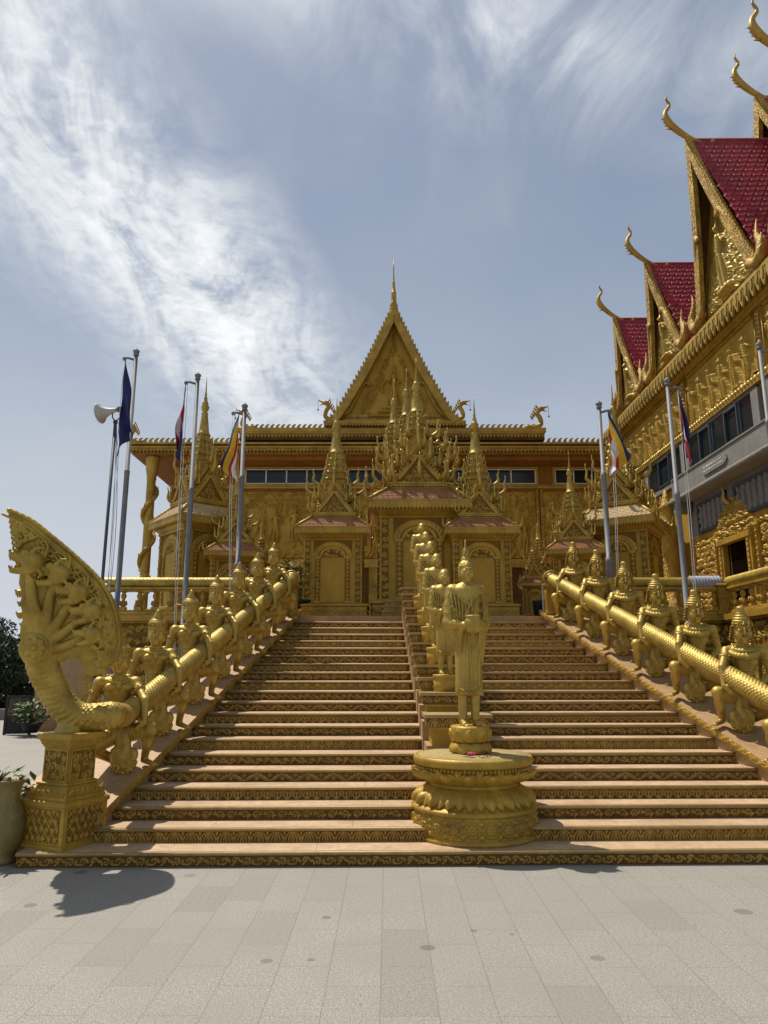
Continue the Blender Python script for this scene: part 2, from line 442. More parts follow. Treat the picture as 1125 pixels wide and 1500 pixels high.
# ------------------------------------------------------------------ relief panels (real heights, crevice shade painted in as a darker ground)
class Relief:
    def __init__(s, w, h, res):
        s.w, s.h = w, h
        s.nx = max(3, int(round(w / res)) + 1); s.ny = max(3, int(round(h / res)) + 1)
        s.X = np.linspace(0, w, s.nx); s.Y = np.linspace(0, h, s.ny)
        s.dx = s.X[1]; s.dy = s.Y[1]
        s.H = np.zeros((s.nx, s.ny))
    def dot(s, x, y, r, h, sq=1.):
        i0 = max(0, int((x - r) / s.dx)); i1 = min(s.nx, int((x + r) / s.dx) + 2)
        j0 = max(0, int((y - r) / s.dy)); j1 = min(s.ny, int((y + r) / s.dy) + 2)
        if i0 >= i1 or j0 >= j1: return
        d = ((s.X[i0:i1, None] - x) ** 2 + ((s.Y[None, j0:j1] - y)) ** 2) / (r * r)
        v = h * np.sqrt(np.clip(1 - d, 0, 1))
        np.maximum(s.H[i0:i1, j0:j1], v, out=s.H[i0:i1, j0:j1])
    def stroke(s, pts, r0, r1=None, h=.01):
        r1 = r0 if r1 is None else r1
        P = np.array(pts, float); seg = np.linalg.norm(np.diff(P, axis=0), axis=1); L = seg.sum()
        n = max(2, int(L / (min(r0, r1) * .6 + s.dx * .3)) + 1); n = min(n, 400)
        cum = np.concatenate([[0], np.cumsum(seg)])
        for q in range(n):
            t = q / (n - 1); d = t * L
            x = np.interp(d, cum, P[:, 0]); y = np.interp(d, cum, P[:, 1])
            r = r0 + (r1 - r0) * t
            s.dot(x, y, r, h * (.6 + .4 * r / max(r0, r1)))
    def spiral(s, x, y, R, a0, turns=1.2, dr=1, r=.006, h=.01):
        t = np.linspace(0, 1, 26)
        a = a0 + dr * t * turns * 2 * pi; q = R * (1 - t * .85)
        s.stroke(np.stack([x + q * np.cos(a), y + q * np.sin(a)], 1), r, r * .7, h)
        s.dot(x, y, R * .22, h * 1.1)
    def leaf(s, x, y, a, L, r, h=.01):
        t = np.linspace(0, 1, 7)
        b = a + t * .9
        s.stroke(np.stack([x + np.cumsum(np.cos(b)) * L / 7, y + np.cumsum(np.sin(b)) * L / 7], 1), r, r * .25, h)
    def rosette(s, x, y, R, n=8, h=.012):
        for i in range(n):
            a = i * 2 * pi / n; s.dot(x + R * .62 * math.cos(a), y + R * .62 * math.sin(a), R * .33, h * .85)
        s.dot(x, y, R * .34, h * 1.2)
    def ring(s, x, y, R, r, h):
        a = np.linspace(0, 2 * pi, 30); s.stroke(np.stack([x + R * np.cos(a), y + R * np.sin(a)], 1), r, r, h)
    def foliage(s, seed, cell, h=.012, mask=None):
        rn = random.Random(seed)
        nx = max(1, int(s.w / cell)); ny = max(1, int(s.h / cell))
        for i in range(nx):
            for j in range(ny):
                x = (i + .5 + rn.uniform(-.22, .22)) * s.w / nx; y = (j + .5 + rn.uniform(-.22, .22)) * s.h / ny
                if mask and not mask(x, y): continue
                hh = h * rn.uniform(.7, 1.15)
                s.spiral(x, y, cell * rn.uniform(.34, .52), rn.uniform(0, 6.28), 1.1, rn.choice((-1, 1)), cell * .1, hh)
                for q in range(2):
                    s.leaf(x + rn.uniform(-.4, .4) * cell, y + rn.uniform(-.4, .4) * cell, rn.uniform(0, 6.28), cell * .55, cell * .13, hh * .9)
    def apsara(s, x, y, H, seed=0, h=.05):
        """standing dancer figure in relief, feet at x,y"""
        rn = random.Random(seed); k = H
        sw = rn.uniform(-.03, .03) * k
        s.stroke([(x - .05 * k, y), (x - .055 * k + sw, y + .25 * k), (x - .03 * k + sw, y + .47 * k)], .035 * k, .055 * k, h)
        s.stroke([(x + .05 * k, y), (x + .05 * k + sw, y + .25 * k), (x + .03 * k + sw, y + .47 * k)], .035 * k, .055 * k, h)
        s.stroke([(x + sw, y + .47 * k), (x + sw * .4, y + .58 * k), (x, y + .72 * k)], .075 * k, .085 * k, h * 1.15)
        s.dot(x, y + .84 * k, .06 * k, h * 1.3)
        s.stroke([(x, y + .88 * k), (x, y + 1.02 * k)], .045 * k, .012 * k, h)
        for d in (-1, 1):
            e = rn.uniform(.5, .66) * k
            s.stroke([(x + d * .09 * k, y + .73 * k), (x + d * .15 * k, y + e), (x + d * rn.uniform(.02, .2) * k, y + rn.uniform(.55, .8) * k)], .03 * k, .02 * k, h)
            s.stroke([(x + d * .07 * k, y + .45 * k), (x + d * .13 * k, y + .25 * k), (x + d * .14 * k, y + .06 * k)], .022 * k, .012 * k, h * .7)
    def mesh(s, mb, M=None, mat='gold_carved', depth=1.6, fn=None, ground='gold_recess_shade'):
        """x to the right, y up, raised towards -Y"""
        X, Z = np.meshgrid(s.X, s.Y, indexing='ij')
        P = np.stack([X, -s.H * depth, Z], -1)
        if fn: P = fn(P)
        mb.grid(P, mat, M, True)
        if ground and fn is None: mb.add([(0, -.0045, 0), (s.w, -.0045, 0), (s.w, -.0045, s.h), (0, -.0045, s.h)], [(0, 1, 2, 3)], ground, M)  # flat darker sheet fills the hollows as painted crevice shade
        return mb


# ------------------------------------------------------------------ sculpting with distance fields
class Sculpt:
    def __init__(s, lo, hi, res):
        s.lo = np.array(lo, float); s.res = res
        s.ax = [np.arange(lo[i], hi[i] + res, res) for i in range(3)]
        s.F = np.ones([len(a) for a in s.ax])
    def _sl(s, lo, hi):
        out = []
        for i in range(3):
            a = max(0, int((lo[i] - s.ax[i][0]) / s.res)); b = min(len(s.ax[i]), int((hi[i] - s.ax[i][0]) / s.res) + 2)
            if a >= b: return None
            out.append(slice(a, b))
        return tuple(out)
    def op(s, fn, lo, hi, k=.02, mode='add'):
        pad = k * 1.2 + 3 * s.res
        sl = s._sl(np.array(lo) - pad, np.array(hi) + pad)
        if sl is None: return
        x = s.ax[0][sl[0]][:, None, None]; y = s.ax[1][sl[1]][None, :, None]; z = s.ax[2][sl[2]][None, None, :]
        d = fn(x, y, z); f = s.F[sl]
        k = max(k, 1e-4)
        if mode == 'add':
            h = np.clip(.5 + .5 * (f - d) / k, 0, 1); s.F[sl] = f * (1 - h) + d * h - k * h * (1 - h)
        elif mode == 'sub':
            h = np.clip(.5 - .5 * (f + d) / k, 0, 1); s.F[sl] = f * (1 - h) - d * h + k * h * (1 - h)
        else:
            s.F[sl] = f + d
    def cap(s, a, b, r1, r2=None, k=.02, mode='add', sq=(1, 1, 1)):
        r2 = r1 if r2 is None else r2
        a = np.array(a, float); b = np.array(b, float); ab = b - a; L = ab.dot(ab) + 1e-12
        R = max(r1, r2)
        def fn(x, y, z):
            t = np.clip(((x - a[0]) * ab[0] + (y - a[1]) * ab[1] + (z - a[2]) * ab[2]) / L, 0, 1)
            return np.sqrt(((x - a[0] - t * ab[0]) / sq[0]) ** 2 + ((y - a[1] - t * ab[1]) / sq[1]) ** 2 + ((z - a[2] - t * ab[2]) / sq[2]) ** 2) - (r1 + (r2 - r1) * t)
        mx = np.array(sq) * R
        s.op(fn, np.minimum(a, b) - mx, np.maximum(a, b) + mx, k, mode)
    def ell(s, c, r, k=.02, mode='add', rz=0, ry=0, rx=0):
        Rm = np.array((Matrix.Rotation(rz, 3, 'Z') @ Matrix.Rotation(ry, 3, 'Y') @ Matrix.Rotation(rx, 3, 'X')).transposed())
        def fn(x, y, z):
            X, Y, Z = x - c[0], y - c[1], z - c[2]
            q = [(Rm[i, 0] * X + Rm[i, 1] * Y + Rm[i, 2] * Z) / r[i] for i in range(3)]
            k0 = np.sqrt(q[0] ** 2 + q[1] ** 2 + q[2] ** 2) + 1e-9
            k1 = np.sqrt((q[0] / r[0]) ** 2 + (q[1] / r[1]) ** 2 + (q[2] / r[2]) ** 2) + 1e-9
            return k0 * (k0 - 1) / k1
        R = max(r)
        s.op(fn, np.array(c) - R, np.array(c) + R, k, mode)
    def torus(s, c, R, r, k=.006, axis=(0, 0, 1), sy=1.):
        q = np.array(Vector(axis).to_track_quat('Z', 'Y').to_matrix().transposed())
        def fn(x, y, z):
            X, Y, Z = x - c[0], y - c[1], z - c[2]
            a = q[0, 0] * X + q[0, 1] * Y + q[0, 2] * Z; b = (q[1, 0] * X + q[1, 1] * Y + q[1, 2] * Z) / sy; d = q[2, 0] * X + q[2, 1] * Y + q[2, 2] * Z
            return np.sqrt((np.sqrt(a * a + b * b) - R) ** 2 + d * d) - r
        e = R * max(1, sy) + r
        s.op(fn, np.array(c) - e, np.array(c) + e, k)
    def path(s, pts, r0, r1, k=.01, sq=(1, 1, 1)):
        n = len(pts) - 1
        for i in range(n):
            s.cap(pts[i], pts[i + 1], r0 + (r1 - r0) * i / n, r0 + (r1 - r0) * (i + 1) / n, k, 'add', sq)
    def mesh(s):
        F = s.F; sg = F < 0
        nx, ny, nz = F.shape
        cnt = np.zeros((nx - 1, ny - 1, nz - 1)); P = np.zeros((nx - 1, ny - 1, nz - 1, 3))
        for ax in range(3):
            A = F.take(range(F.shape[ax] - 1), ax); B = F.take(range(1, F.shape[ax]), ax)
            cr = (A < 0) != (B < 0)
            t = np.where(cr, A / np.where(cr, A - B, 1), 0)
            o1, o2 = [q for q in range(3) if q != ax]
            for da in (0, 1):
                for db in (0, 1):
                    sl = [slice(None)] * 3
                    sl[o1] = slice(da, F.shape[o1] - 1 + da); sl[o2] = slice(db, F.shape[o2] - 1 + db)
                    c = cr[tuple(sl)]; tt = t[tuple(sl)]
                    cnt += c
                    P[..., ax] += np.where(c, tt, 0); P[..., o1] += c * da; P[..., o2] += c * db
        act = cnt > 0
        idx = -np.ones(cnt.shape, int); idx[act] = np.arange(act.sum())
        I = np.argwhere(act)
        V = (I + P[act] / cnt[act][:, None]) * s.res + s.lo
        faces = []
        for ax in range(3):
            o1, o2 = (ax + 1) % 3, (ax + 2) % 3
            A = sg.take(range(F.shape[ax] - 1), ax); B = sg.take(range(1, F.shape[ax]), ax)
            cr = np.argwhere(A != B)
            ok = (cr[:, o1] > 0) & (cr[:, o1] < F.shape[o1] - 1) & (cr[:, o2] > 0) & (cr[:, o2] < F.shape[o2] - 1)
            cr = cr[ok]
            if not len(cr): continue
            def at(d1, d2):
                q = cr.copy(); q[:, o1] -= d1; q[:, o2] -= d2
                return idx[q[:, 0], q[:, 1], q[:, 2]]
            Q = np.stack([at(1, 1), at(0, 1), at(0, 0), at(1, 0)], 1)
            ins = sg[cr[:, 0], cr[:, 1], cr[:, 2]]
            Q[~ins] = Q[~ins][:, ::-1]
            faces.append(Q)
        return V, np.concatenate(faces)


def sculpt_mb(sc, mat='gold_statue', M=None):
    V, F = sc.mesh()
    return MB().add(V, F, mat, M, True)
# ================================================================== SETTING
def stairz(Y): return .124 + (Y - 6.72) * .369
XL = lambda Y: -2.55 + .165 * (Y - 7.22)          # inner edge of the left stringer
XR = lambda Y: 4.13 - .205 * (Y - 7.22)           # inner edge of the right stringer
TOPZ = 2.605
YTOP = 13.44

mb = MB()
mb.grid(np.array([[(x, y, 0) for y in (-60, 4, 9, 30, 400)] for x in (-400, -30, 0, 30, 400)], float), 'granite_paving', smooth=False)
tag(mb.build('ground'), kind='structure')

mb = MB()
ter = [(-5.25, 13.35), (6.25, 13.35), (6.25, 9.0), (30, 9.0), (30, 60), (-9.6, 60), (-9.6, 20.5), (-5.25, 20.5)]
n = len(ter)
V = [(x, y, 0.) for x, y in ter] + [(x, y, 2.6) for x, y in ter]
mb.add(V, [tuple(range(2 * n - 1, n - 1, -1)), tuple(range(n))] + [(i, i + n, (i + 1) % n + n, (i + 1) % n) for i in range(n)], 'stringer')
tag(mb.build('terrace'), kind='structure')

# ================================================================== STAIRCASE
def frieze_tile(kind, h, res):
    if kind == 0:      # pointed nested arches
        w = .155; r = Relief(w, h, res)
        for q, (a, hh) in enumerate(((.066, .011), (.038, .013), (.012, .015))):
            t = np.linspace(0, 1, 14)
            zt = h * (.93 - q * .2)
            xs = a * np.cos(t * pi / 2) ** .8
            zs = zt * np.sin(t * pi / 2) ** .9
            for d in (-1, 1): r.stroke(np.stack([w / 2 + d * xs, zs], 1), .0088, .0088, hh)
        for x in (0, w):
            r.stroke([(x, h * .55), (x, h * .98)], .004, .014, .012); r.dot(x, h * .35, .012, .01)
    elif kind == 1:    # running scroll
        w = .24; r = Relief(w, h, res)
        r.spiral(w * .25, h * .5, h * .42, 0, 1.3, 1, .007, .014); r.spiral(w * .75, h * .5, h * .42, pi, 1.3, -1, .007, .014)
        for x, a in ((0, .6), (w * .5, 3.6), (w, .6), (w * .12, 2.), (w * .62, 5.), (w * .9, 1.2), (w * .4, 4.2)): r.leaf(x, h * .5, a, h * .55, .010, .013)
    elif kind == 2:    # tulips
        w = .10; r = Relief(w, h, res)
        r.stroke([(w / 2, .004), (w / 2, h * .55)], .016, .008, .014); r.dot(w / 2, h * .72, .016, .014)
        for d in (-1, 1): r.stroke([(w / 2 + d * .012, .004), (w / 2 + d * .036, h * .4), (w / 2 + d * .024, h * .92)], .010, .006, .012)
        for x in (0, w): r.stroke([(x, h * .2), (x, h * .95)], .003, .008, .010)
    elif kind == 3:    # zigzag with flowers
        w = .26; r = Relief(w, h, res)
        r.stroke([(0, .005), (w / 2, h * .95), (w, .005)], .008, .008, .012)
        r.stroke([(w * .1, .0), (w / 2, h * .72), (w * .9, .0)], .004, .004, .012)
        r.rosette(w / 2, h * .28, h * .25, 6, .014)
        for x in (0, w): r.rosette(x, h * .68, h * .27, 6, .014)
        for x, a in ((w * .28, 1.), (w * .72, 2.), (w * .2, 4.2), (w * .8, 5.2)): r.leaf(x, h * .6, a, h * .4, .009, .012)
    else:              # scroll with fruit
        w = .30; r = Relief(w, h, res)
        for q in range(3):
            x = w * (q + .5) / 3
            r.spiral(x, h * (.5 + .06 * (-1) ** q), h * .38, q * 2.1, 1.1, (-1) ** q, .008, .013)
            r.leaf(x + .02, h * .8, 3.5 + q, h * .5, .011, .012); r.leaf(x - .03, h * .15, .4 + q, h * .5, .011, .012)
            r.dot(w * q / 3, h * .5, .014, .014)
        r.dot(w, h * .5, .014, .014)
    r.H[:, 0] = np.maximum(r.H[:, 0], .0); return r


def strip(mb, kind, L, h, res, M=None, mat='frieze_gold', depth=1., fn=None):
    r = frieze_tile(kind, h, res); n = max(1, round(L / r.w))
    H = np.concatenate([np.tile(r.H[:-1], (n, 1)), r.H[:1]]); H[0] = H[-1] = 0
    xs = np.linspace(0, L, len(H))
    X, Z = np.meshgrid(xs, r.Y, indexing='ij')
    P = np.stack([X, -H * depth, Z], -1)
    if fn: P = fn(P); mat = 'gold_paint'
    if mat == 'frieze_gold': M = (M if M is not None else Matrix()) @ T(0, .007, 0)
    mb.grid(P, mat, M, True)


CX, CY = .75, 6.72
stair = thing('grand_staircase', 'broad stone staircase of twenty one steps with carved gold risers climbing to the terrace', 'staircase', (CX, CY, 0), rad(1.25))
KIND = [4, 0, 1, 2, 3]
for i in range(21):
    z1 = .124 * (i + 1); y0 = .336 * i; Y = CY + y0
    xl = XL(Y) - .12 - CX; xr = XR(Y) + .12 - CX
    if i == 0: xl = -3.88; xr = 4.6
    if i == 1: xl = -3.48; xr = 4.3
    if i == 2: xl = -3.33
    st = MB()
    y1 = y0 + .336 + (.3 if i == 20 else .015)
    # tread made of slabs with fine joints
    rn = random.Random(i); xs = [xl]
    while xs[-1] < xr - 1.4: xs.append(xs[-1] + rn.uniform(1.15, 1.3))
    xs.append(xr)
    for a, b_ in zip(xs[:-1], xs[1:]):
        st.bx(a + .0012, b_ - .0012, y0 + .006, y1, z1 - .028, z1, 'tread_stone')
    st.tube([(xl, y0 - .004, z1 - .018), (xr, y0 - .004, z1 - .018)], .0175, 8, 'nosing')
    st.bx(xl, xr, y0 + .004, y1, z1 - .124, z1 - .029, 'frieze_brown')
    so = st.build('step', stair)
    res = .0055 if i < 4 else (.0075 if i < 9 else .010)
    Yc = CY + y0; ctr = .78 - CX
    for a, b_ in ((xl + .01, ctr - .34 if i > 3 else ctr), (ctr + .34 if i > 3 else ctr, xr - .01)):
        fr = MB(); strip(fr, KIND[i % 5], b_ - a, .086, res, T(a, y0 + .001, z1 - .1225), depth=2.0)
        fr.build('riser_frieze', so)

# stringers (sloping side ramps the bearers kneel on)
for side in (-1, 1):
    E_ = XL if side < 0 else XR
    Y0, Y1 = 7.0, 13.42
    o = MB()
    def sl(Y, off, zo): return (E_(Y) + side * off, Y, stairz(Y) + zo)
    wdt = 1.0
    V = [(E_(Y0) + side * .045, Y0, 0), (E_(Y1) + side * .045, Y1, 0), (E_(Y0) + side * wdt, Y0, 0), (E_(Y1) + side * wdt, Y1, 0),
         sl(Y0, .045, .02), sl(Y1, .045, .02), sl(Y0, wdt, .02), sl(Y1, wdt, .02)]
    o.add(V, [(0, 1, 5, 4), (2, 6, 7, 3), (0, 4, 6, 2), (1, 3, 7, 5), (0, 2, 3, 1), (4, 5, 7, 6)], 'stringer')
    V = [sl(Y0, 0, .03), sl(Y1, 0, .03), sl(Y0, wdt, .03), sl(Y1, wdt, .03), sl(Y0, 0, .12), sl(Y1, 0, .12), sl(Y0, wdt, .12), sl(Y1, wdt, .12)]
    o.add(V, [(0, 1, 5, 4), (2, 6, 7, 3), (0, 4, 6, 2), (1, 3, 7, 5), (0, 2, 3, 1), (4, 5, 7, 6)], 'stringer')
    st = o.build('stringer'); 
    L = math.hypot(Y1 - Y0, (Y1 - Y0) * .369)
    def fn(P, E_=E_, side=side):
        t = P[..., 0] / L; Y = Y0 + t * (Y1 - Y0)
        X = E_(Y) - side * (-P[..., 1] + .001)
        return np.stack([X, Y, .124 + (Y - 6.72) * .369 + .035 + P[..., 2]], -1)
    fr = MB(); strip(fr, 4, L, .08, .011, fn=fn, depth=1.3)
    if side > 0: fr.F = [(F[:, ::-1], k, sm) for F, k, sm in fr.F]
    f_ = fr.build('edge_frieze', st)
    st.parent = stair; st.matrix_parent_inverse = (T(CX, CY, 0) @ RZ(rad(1.25))).inverted()

# ---- stepped divider carrying the monks
DX = lambda Y: .80 - .025 * (Y - 7.4)
dv = thing('stepped_divider', 'stepped gold divider wall running up the middle of the staircase', 'divider', (.8, 7.8, 0))
DY = [7.95, 8.52, 8.95, 9.38, 9.80, 10.22, 10.64, 11.06, 11.48, 11.90, 12.32, 12.74, 13.16]
for k, Yp in enumerate(DY):
    zt = stairz(Yp) + .60; x = DX(Yp); dep = (DY[k + 1] - Yp) if k + 1 < len(DY) else .45
    cp = MB(); hw = .36
    M = T(x, Yp, 0)
    bl = MB()
    bl.bx(-.335, .335, 0.03, dep + .035, 0, stairz(Yp) + .28, 'stringer', M)
    bl.bx(-.28, .28, .02, dep + .02, stairz(Yp) + .281, zt - .13, 'gold_wall', M)
    bl.bx(-.30, .30, .0, dep, zt - .16, zt - .131, 'gold_paint', M)
    bo = bl.build('post', dv); bo.matrix_parent_inverse = T(.8, 7.8, 0).inverted()
    cp.bx(-hw, hw, -.05, dep - .01, zt - .035, zt, 'nosing', M)
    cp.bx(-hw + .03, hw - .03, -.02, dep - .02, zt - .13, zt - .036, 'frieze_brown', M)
    strip(cp, 0 if k % 2 == 0 else 1, 2 * hw - .06, .09, .009, M @ T(-hw + .03, -.021, zt - .128), 'frieze_gold')
    strip(cp, 1, dep, .09, .012, M @ T(-hw + .029, dep - .02, zt - .128) @ RZ(-pi / 2), 'frieze_gold')
    cp.build('post_cap', bo)

# ================================================================== LOTUS PEDESTAL
def petal(mb, c, ang, r0, z0, r1, z1, W, bulge, curl, mat='gold_paint', ridge=.022, nu=9, nv=11):
    u = np.linspace(-1, 1, nu)[None]; v = np.linspace(0, 1, nv)[:, None]
    hw = W * np.clip((1 - v ** 4), 0, 1) ** .6 * (.72 + .28 * np.sin(pi * v))
    r = r0 + (r1 - r0) * v + bulge * np.sin(pi * np.minimum(v, 1)) + curl * v ** 6 - .5 * hw * u * u * .6
    r = r + ridge * (np.cos(u * pi * 1.5) * .5) * np.sin(pi * v) - ridge * 1.2 * (np.abs(u) > .8)
    z = z0 + (z1 - z0) * v - (curl * .5) * v ** 8
    th = ang + hw * u / np.maximum(r, .05)
    P = np.stack([c[0] + r * np.cos(th), c[1] + r * np.sin(th), c[2] + z + 0 * u], -1)
    mb.grid(P, mat, smooth=True, flip=(z1 > z0))
    Q = P.copy(); cen = np.array([c[0], c[1], 0]); d = Q - cen; d[..., 2] = 0; d /= np.linalg.norm(d, axis=-1)[..., None] + 1e-9
    mb.grid(Q - d * .012, mat, smooth=True, flip=not (z1 > z0))


PC = (.86, 7.37)
lp = thing('lotus_pedestal', 'large round gold lotus pedestal with rosette band at the foot of the stairs', 'pedestal', (PC[0], PC[1], .1))
def addp(mb, name, par, loc): o = mb.build(name, par); o.matrix_parent_inverse = T(*loc).inverted(); return o
LL = (PC[0], PC[1], .1)
q = MB()
q.lathe([(.56, .1), (.60, .128), (.605, .15), (.57, .165), (.57, .355), (.595, .362), (.60, .395), (.57, .405), (.55, .42), (.43, .57), (.42, .60), (.46, .64), (.54, .765)], 72, (*PC, 0), 'gold_paint')
addp(q, 'pedestal_body', lp, LL)
q = MB(); rr = Relief(2 * pi * .571, .18, .0095); nR = 22
for i in range(nR + 1):
    x = i * rr.w / nR; rr.ring(x, .09, .060, .009, .010); rr.rosette(x, .09, .050, 8, .017)
    xm = x + rr.w / nR / 2
    for yy in (.035, .145): rr.dot(xm, yy, .026, .012); rr.leaf(xm - .02, yy, 0, .04, .012, .01)
    rr.dot(xm, .09, .014, .012)
def cyl(P): 
    a = P[..., 0] / .571; r = .571 - P[..., 1] * 2.0
    return np.stack([PC[0] + r * np.cos(a), PC[1] + r * np.sin(a), .17 + P[..., 2]], -1)
rr.mesh(q, fn=cyl, mat='gold_paint', depth=1.2); addp(q, 'rosette_band', lp, LL)
q = MB()
for i in range(18):
    a = i * 2 * pi / 18
    petal(q, (*PC, 0), a, .45, .575, .560, .425, .095, .045, .02)
    petal(q, (*PC, 0), a, .47, .56, .578, .435, .058, .045, .025)
    petal(q, (*PC, 0), a + pi / 18, .44, .575, .555, .43, .09, .03, .02)
addp(q, 'lower_petals', lp, LL)
q = MB()
for i in range(16):
    a = (i + .5) * 2 * pi / 16
    petal(q, (*PC, 0), a, .44, .60, .560, .745, .105, .045, .05, ridge=.03)
    petal(q, (*PC, 0), a, .465, .61, .585, .725, .060, .050, .02, ridge=.03)
    petal(q, (*PC, 0), a + pi / 16, .43, .60, .54, .765, .10, .02, .03)
addp(q, 'upper_petals', lp, LL)
q = MB(); q.lathe([(.50, .757), (.555, .762), (.57, .775), (.575, .815), (.565, .84), (.548, .845), (.54, .838), (0.01, .842)], 72, (*PC, 0), 'gold_paint')
for i in range(90):
    a = i * 2 * pi / 90
    q.lathe([(.012, 0), (.010, .025), (.002, .032)], 5, (PC[0] + .552 * math.cos(a), PC[1] + .552 * math.sin(a), .728), 'gold_paint')
addp(q, 'rim', lp, LL)
q = MB(); q.lathe([(.535, .836), (.53, .8465), (.3, .852), (.01, .853)], 48, (*PC, 0), 'sand'); addp(q, 'sand_bed', lp, LL)

# offering of lotus blossoms on the rim
of = thing('flower_offering', 'pink lotus blossoms left as an offering on the pedestal before the statue', 'flowers', (.82, 7.02, .86))
OI = T(.82, 7.02, .86).inverted()
for (x, y, s_) in ((.80, 7.02, .034), (.835, 7.05, .022)):
    m_ = MB()
    for k in range(10):
        a = k * 2 * pi / 10 + (k % 2) * .2; rr_ = s_ * (.35 if k % 2 else .6)
        m_.lathe([(.001, -s_ * .5), (s_ * .33, 0), (.001, s_ * .6)], 6, (x + rr_ * math.cos(a), y + rr_ * math.sin(a), .872 + s_ * .2), 'pink')
    m_.tube([(x, y, .865), (x - .07, y - .03, .860)], .004, 5, 'leaf')
    m_.build('blossom', of).matrix_parent_inverse = OI
for k in range(14):
    m_ = MB(); rn = random.Random(k); x, y = .93 + rn.uniform(-.06, .06), 6.98 + rn.uniform(-.03, .03)
    m_.tube([(x, y, .860), (x + rn.uniform(-.04, .04), y + rn.uniform(-.02, .02), .864)], .005, 5, 'pink' if k % 3 else 'flag_white')
    m_.build('petal', of).matrix_parent_inverse = OI

# ================================================================== TERRACE WALLS AND BALUSTRADES
def scale_tube(mb, pts, r, mat='gold_scales', pitch=.075, ncol=9, nv=54, amp=.014, step=.013, radf=None, M=None):
    P = np.array(pts, float); seg = np.linalg.norm(np.diff(P, axis=0), axis=1); cum = np.concatenate([[0], np.cumsum(seg)]); L = cum[-1]
    n = int(L / step) + 2; s_ = np.linspace(0, L, n)
    C = np.stack([np.interp(s_, cum, P[:, i]) for i in range(3)], 1)
    Tn = np.gradient(C, axis=0); Tn /= np.linalg.norm(Tn, axis=1)[:, None]
    up = np.array([0, 0, 1.]); A = np.cross(Tn, up); A /= np.linalg.norm(A, axis=1)[:, None] + 1e-9; B = np.cross(A, Tn)
    th = np.arange(nv) * 2 * pi / nv
    u = s_[:, None] / pitch; v = th[None] / (2 * pi) * ncol * 2
    p = np.mod(u + v * .5, 1); q_ = np.mod(u - v * .5, 1)
    H = amp * np.sqrt(np.clip(p * q_, 0, 1))
    R = r if radf is None else np.array([radf(t / L) for t in s_])[:, None]
    rr = R + H
    G_ = C[:, None] + rr[..., None] * (np.cos(th)[None, :, None] * A[:, None] + np.sin(th)[None, :, None] * B[:, None])
    mb.grid(G_, mat, M, smooth=True, closev=True, flip=False)
    for e, rv in ((0, False), (-1, True)):
        k = mb.nv; mb.add(np.vstack([G_[e], C[e][None]]), [((j + 1) % nv, j, nv) if not rv else (j, (j + 1) % nv, nv) for j in range(nv)], mat, M)


def baluster_mb():
    b = MB()
    b.bx(-.055, .055, -.055, .055, 0, .06); b.lathe([(.035, .06), (.05, .08), (.055, .13), (.03, .17), (.027, .2), (.045, .23), (.05, .27), (.03, .31), (.045, .33)], 14)
    b.bx(-.05, .05, -.05, .05, .33, .37)
    for k in range(4): b.merge(MB().lathe([(.001, 0), (.026, .02), (.02, .07), (.001, .1)], 6, (0, 0, 0), 'gold_carved'), RZ(k * pi / 2) @ T(0, -.052, .08))
    return b


def balustrade(name, label, p0, p1, zf, nb, posts=(0, 1), tube=True, gapless=True, scl='gold_scales'):
    """runs from p0 to p1; local x along it, facing local -y"""
    d = Vector((p1[0] - p0[0], p1[1] - p0[1], 0)); L = d.length; a = math.atan2(d.y, d.x)
    t = thing(name, label, 'balustrade', (*p0, zf), a)
    pl = MB(); pl.bx(0, L, -.11, .11, 0, .05, 'gold_paint'); pl.bx(0, L, -.09, .09, .05, .085, 'gold_carved'); pl.build('plinth', t)
    base = baluster_mb()
    for k in range(nb):
        x = L * (k + .5) / nb
        ob = MB().merge(base).build('baluster', t) if k == 0 else first.copy()
        if k == 0: first = ob
        else: COL.objects.link(ob); ob.parent = t
        ob.location = (x, 0, .085)
    bm = MB(); bm.bx(0, L, -.10, .10, .457, .50, 'gold_paint'); bm.bx(0, L, -.085, .085, .425, .456, 'gold_carved'); bm.build('rail', t)
    if tube:
        tb = MB(); scale_tube(tb, [(0, 0, .59), (L, 0, .59)], .088, scl, pitch=.065, ncol=11, nv=56, amp=.014, step=.014); tb.build('serpent_rail', t)
    for q_ in posts:
        pm = MB(); x = L * q_
        pm.bx(x - .13, x + .13, -.14, .14, 0, .51, 'gold_carved'); pm.sq([(.16, .511), (.18, .54), (.15, .56)], (x, 0, 0)); pm.sq([(.17, 0), (.17, .05), (.14, .08)], (x, 0, 0.002))
        pm.build('end_post', t)
    return t


balustrade('terrace_balustrade', 'gold balustrade with scaled serpent rail on the left terrace wall behind the flagpoles', (-5.2, 13.28), (-1.72, 13.28), 2.61, 12)
balustrade('terrace_balustrade', 'gold balustrade with scaled serpent rail on the right terrace wall behind the row of bearers', (3.15, 13.28), (6.2, 13.28), 2.61, 10, posts=(1,))
balustrade('terrace_balustrade', 'near stretch of gold balustrade at the right edge with lattice scaled rail', (6.3, 13.2), (6.3, 9.1), 2.61, 13, posts=(), scl='gold_scales')
cl = MB(); pts = [(5.62, 13.28, 3.2), (6.16, 13.28, 3.2)]
def shag(t): return .112 + .010 * math.sin(t * 60) + .004 * math.sin(t * 171)
scale_tube(cl, pts, .11, 'cloth_grey', pitch=.03, ncol=14, nv=50, amp=.012, step=.01, radf=shag)
tag(cl.build('grey_cloth'), 'grey shaggy cloth laid over the right terrace rail', 'cloth')


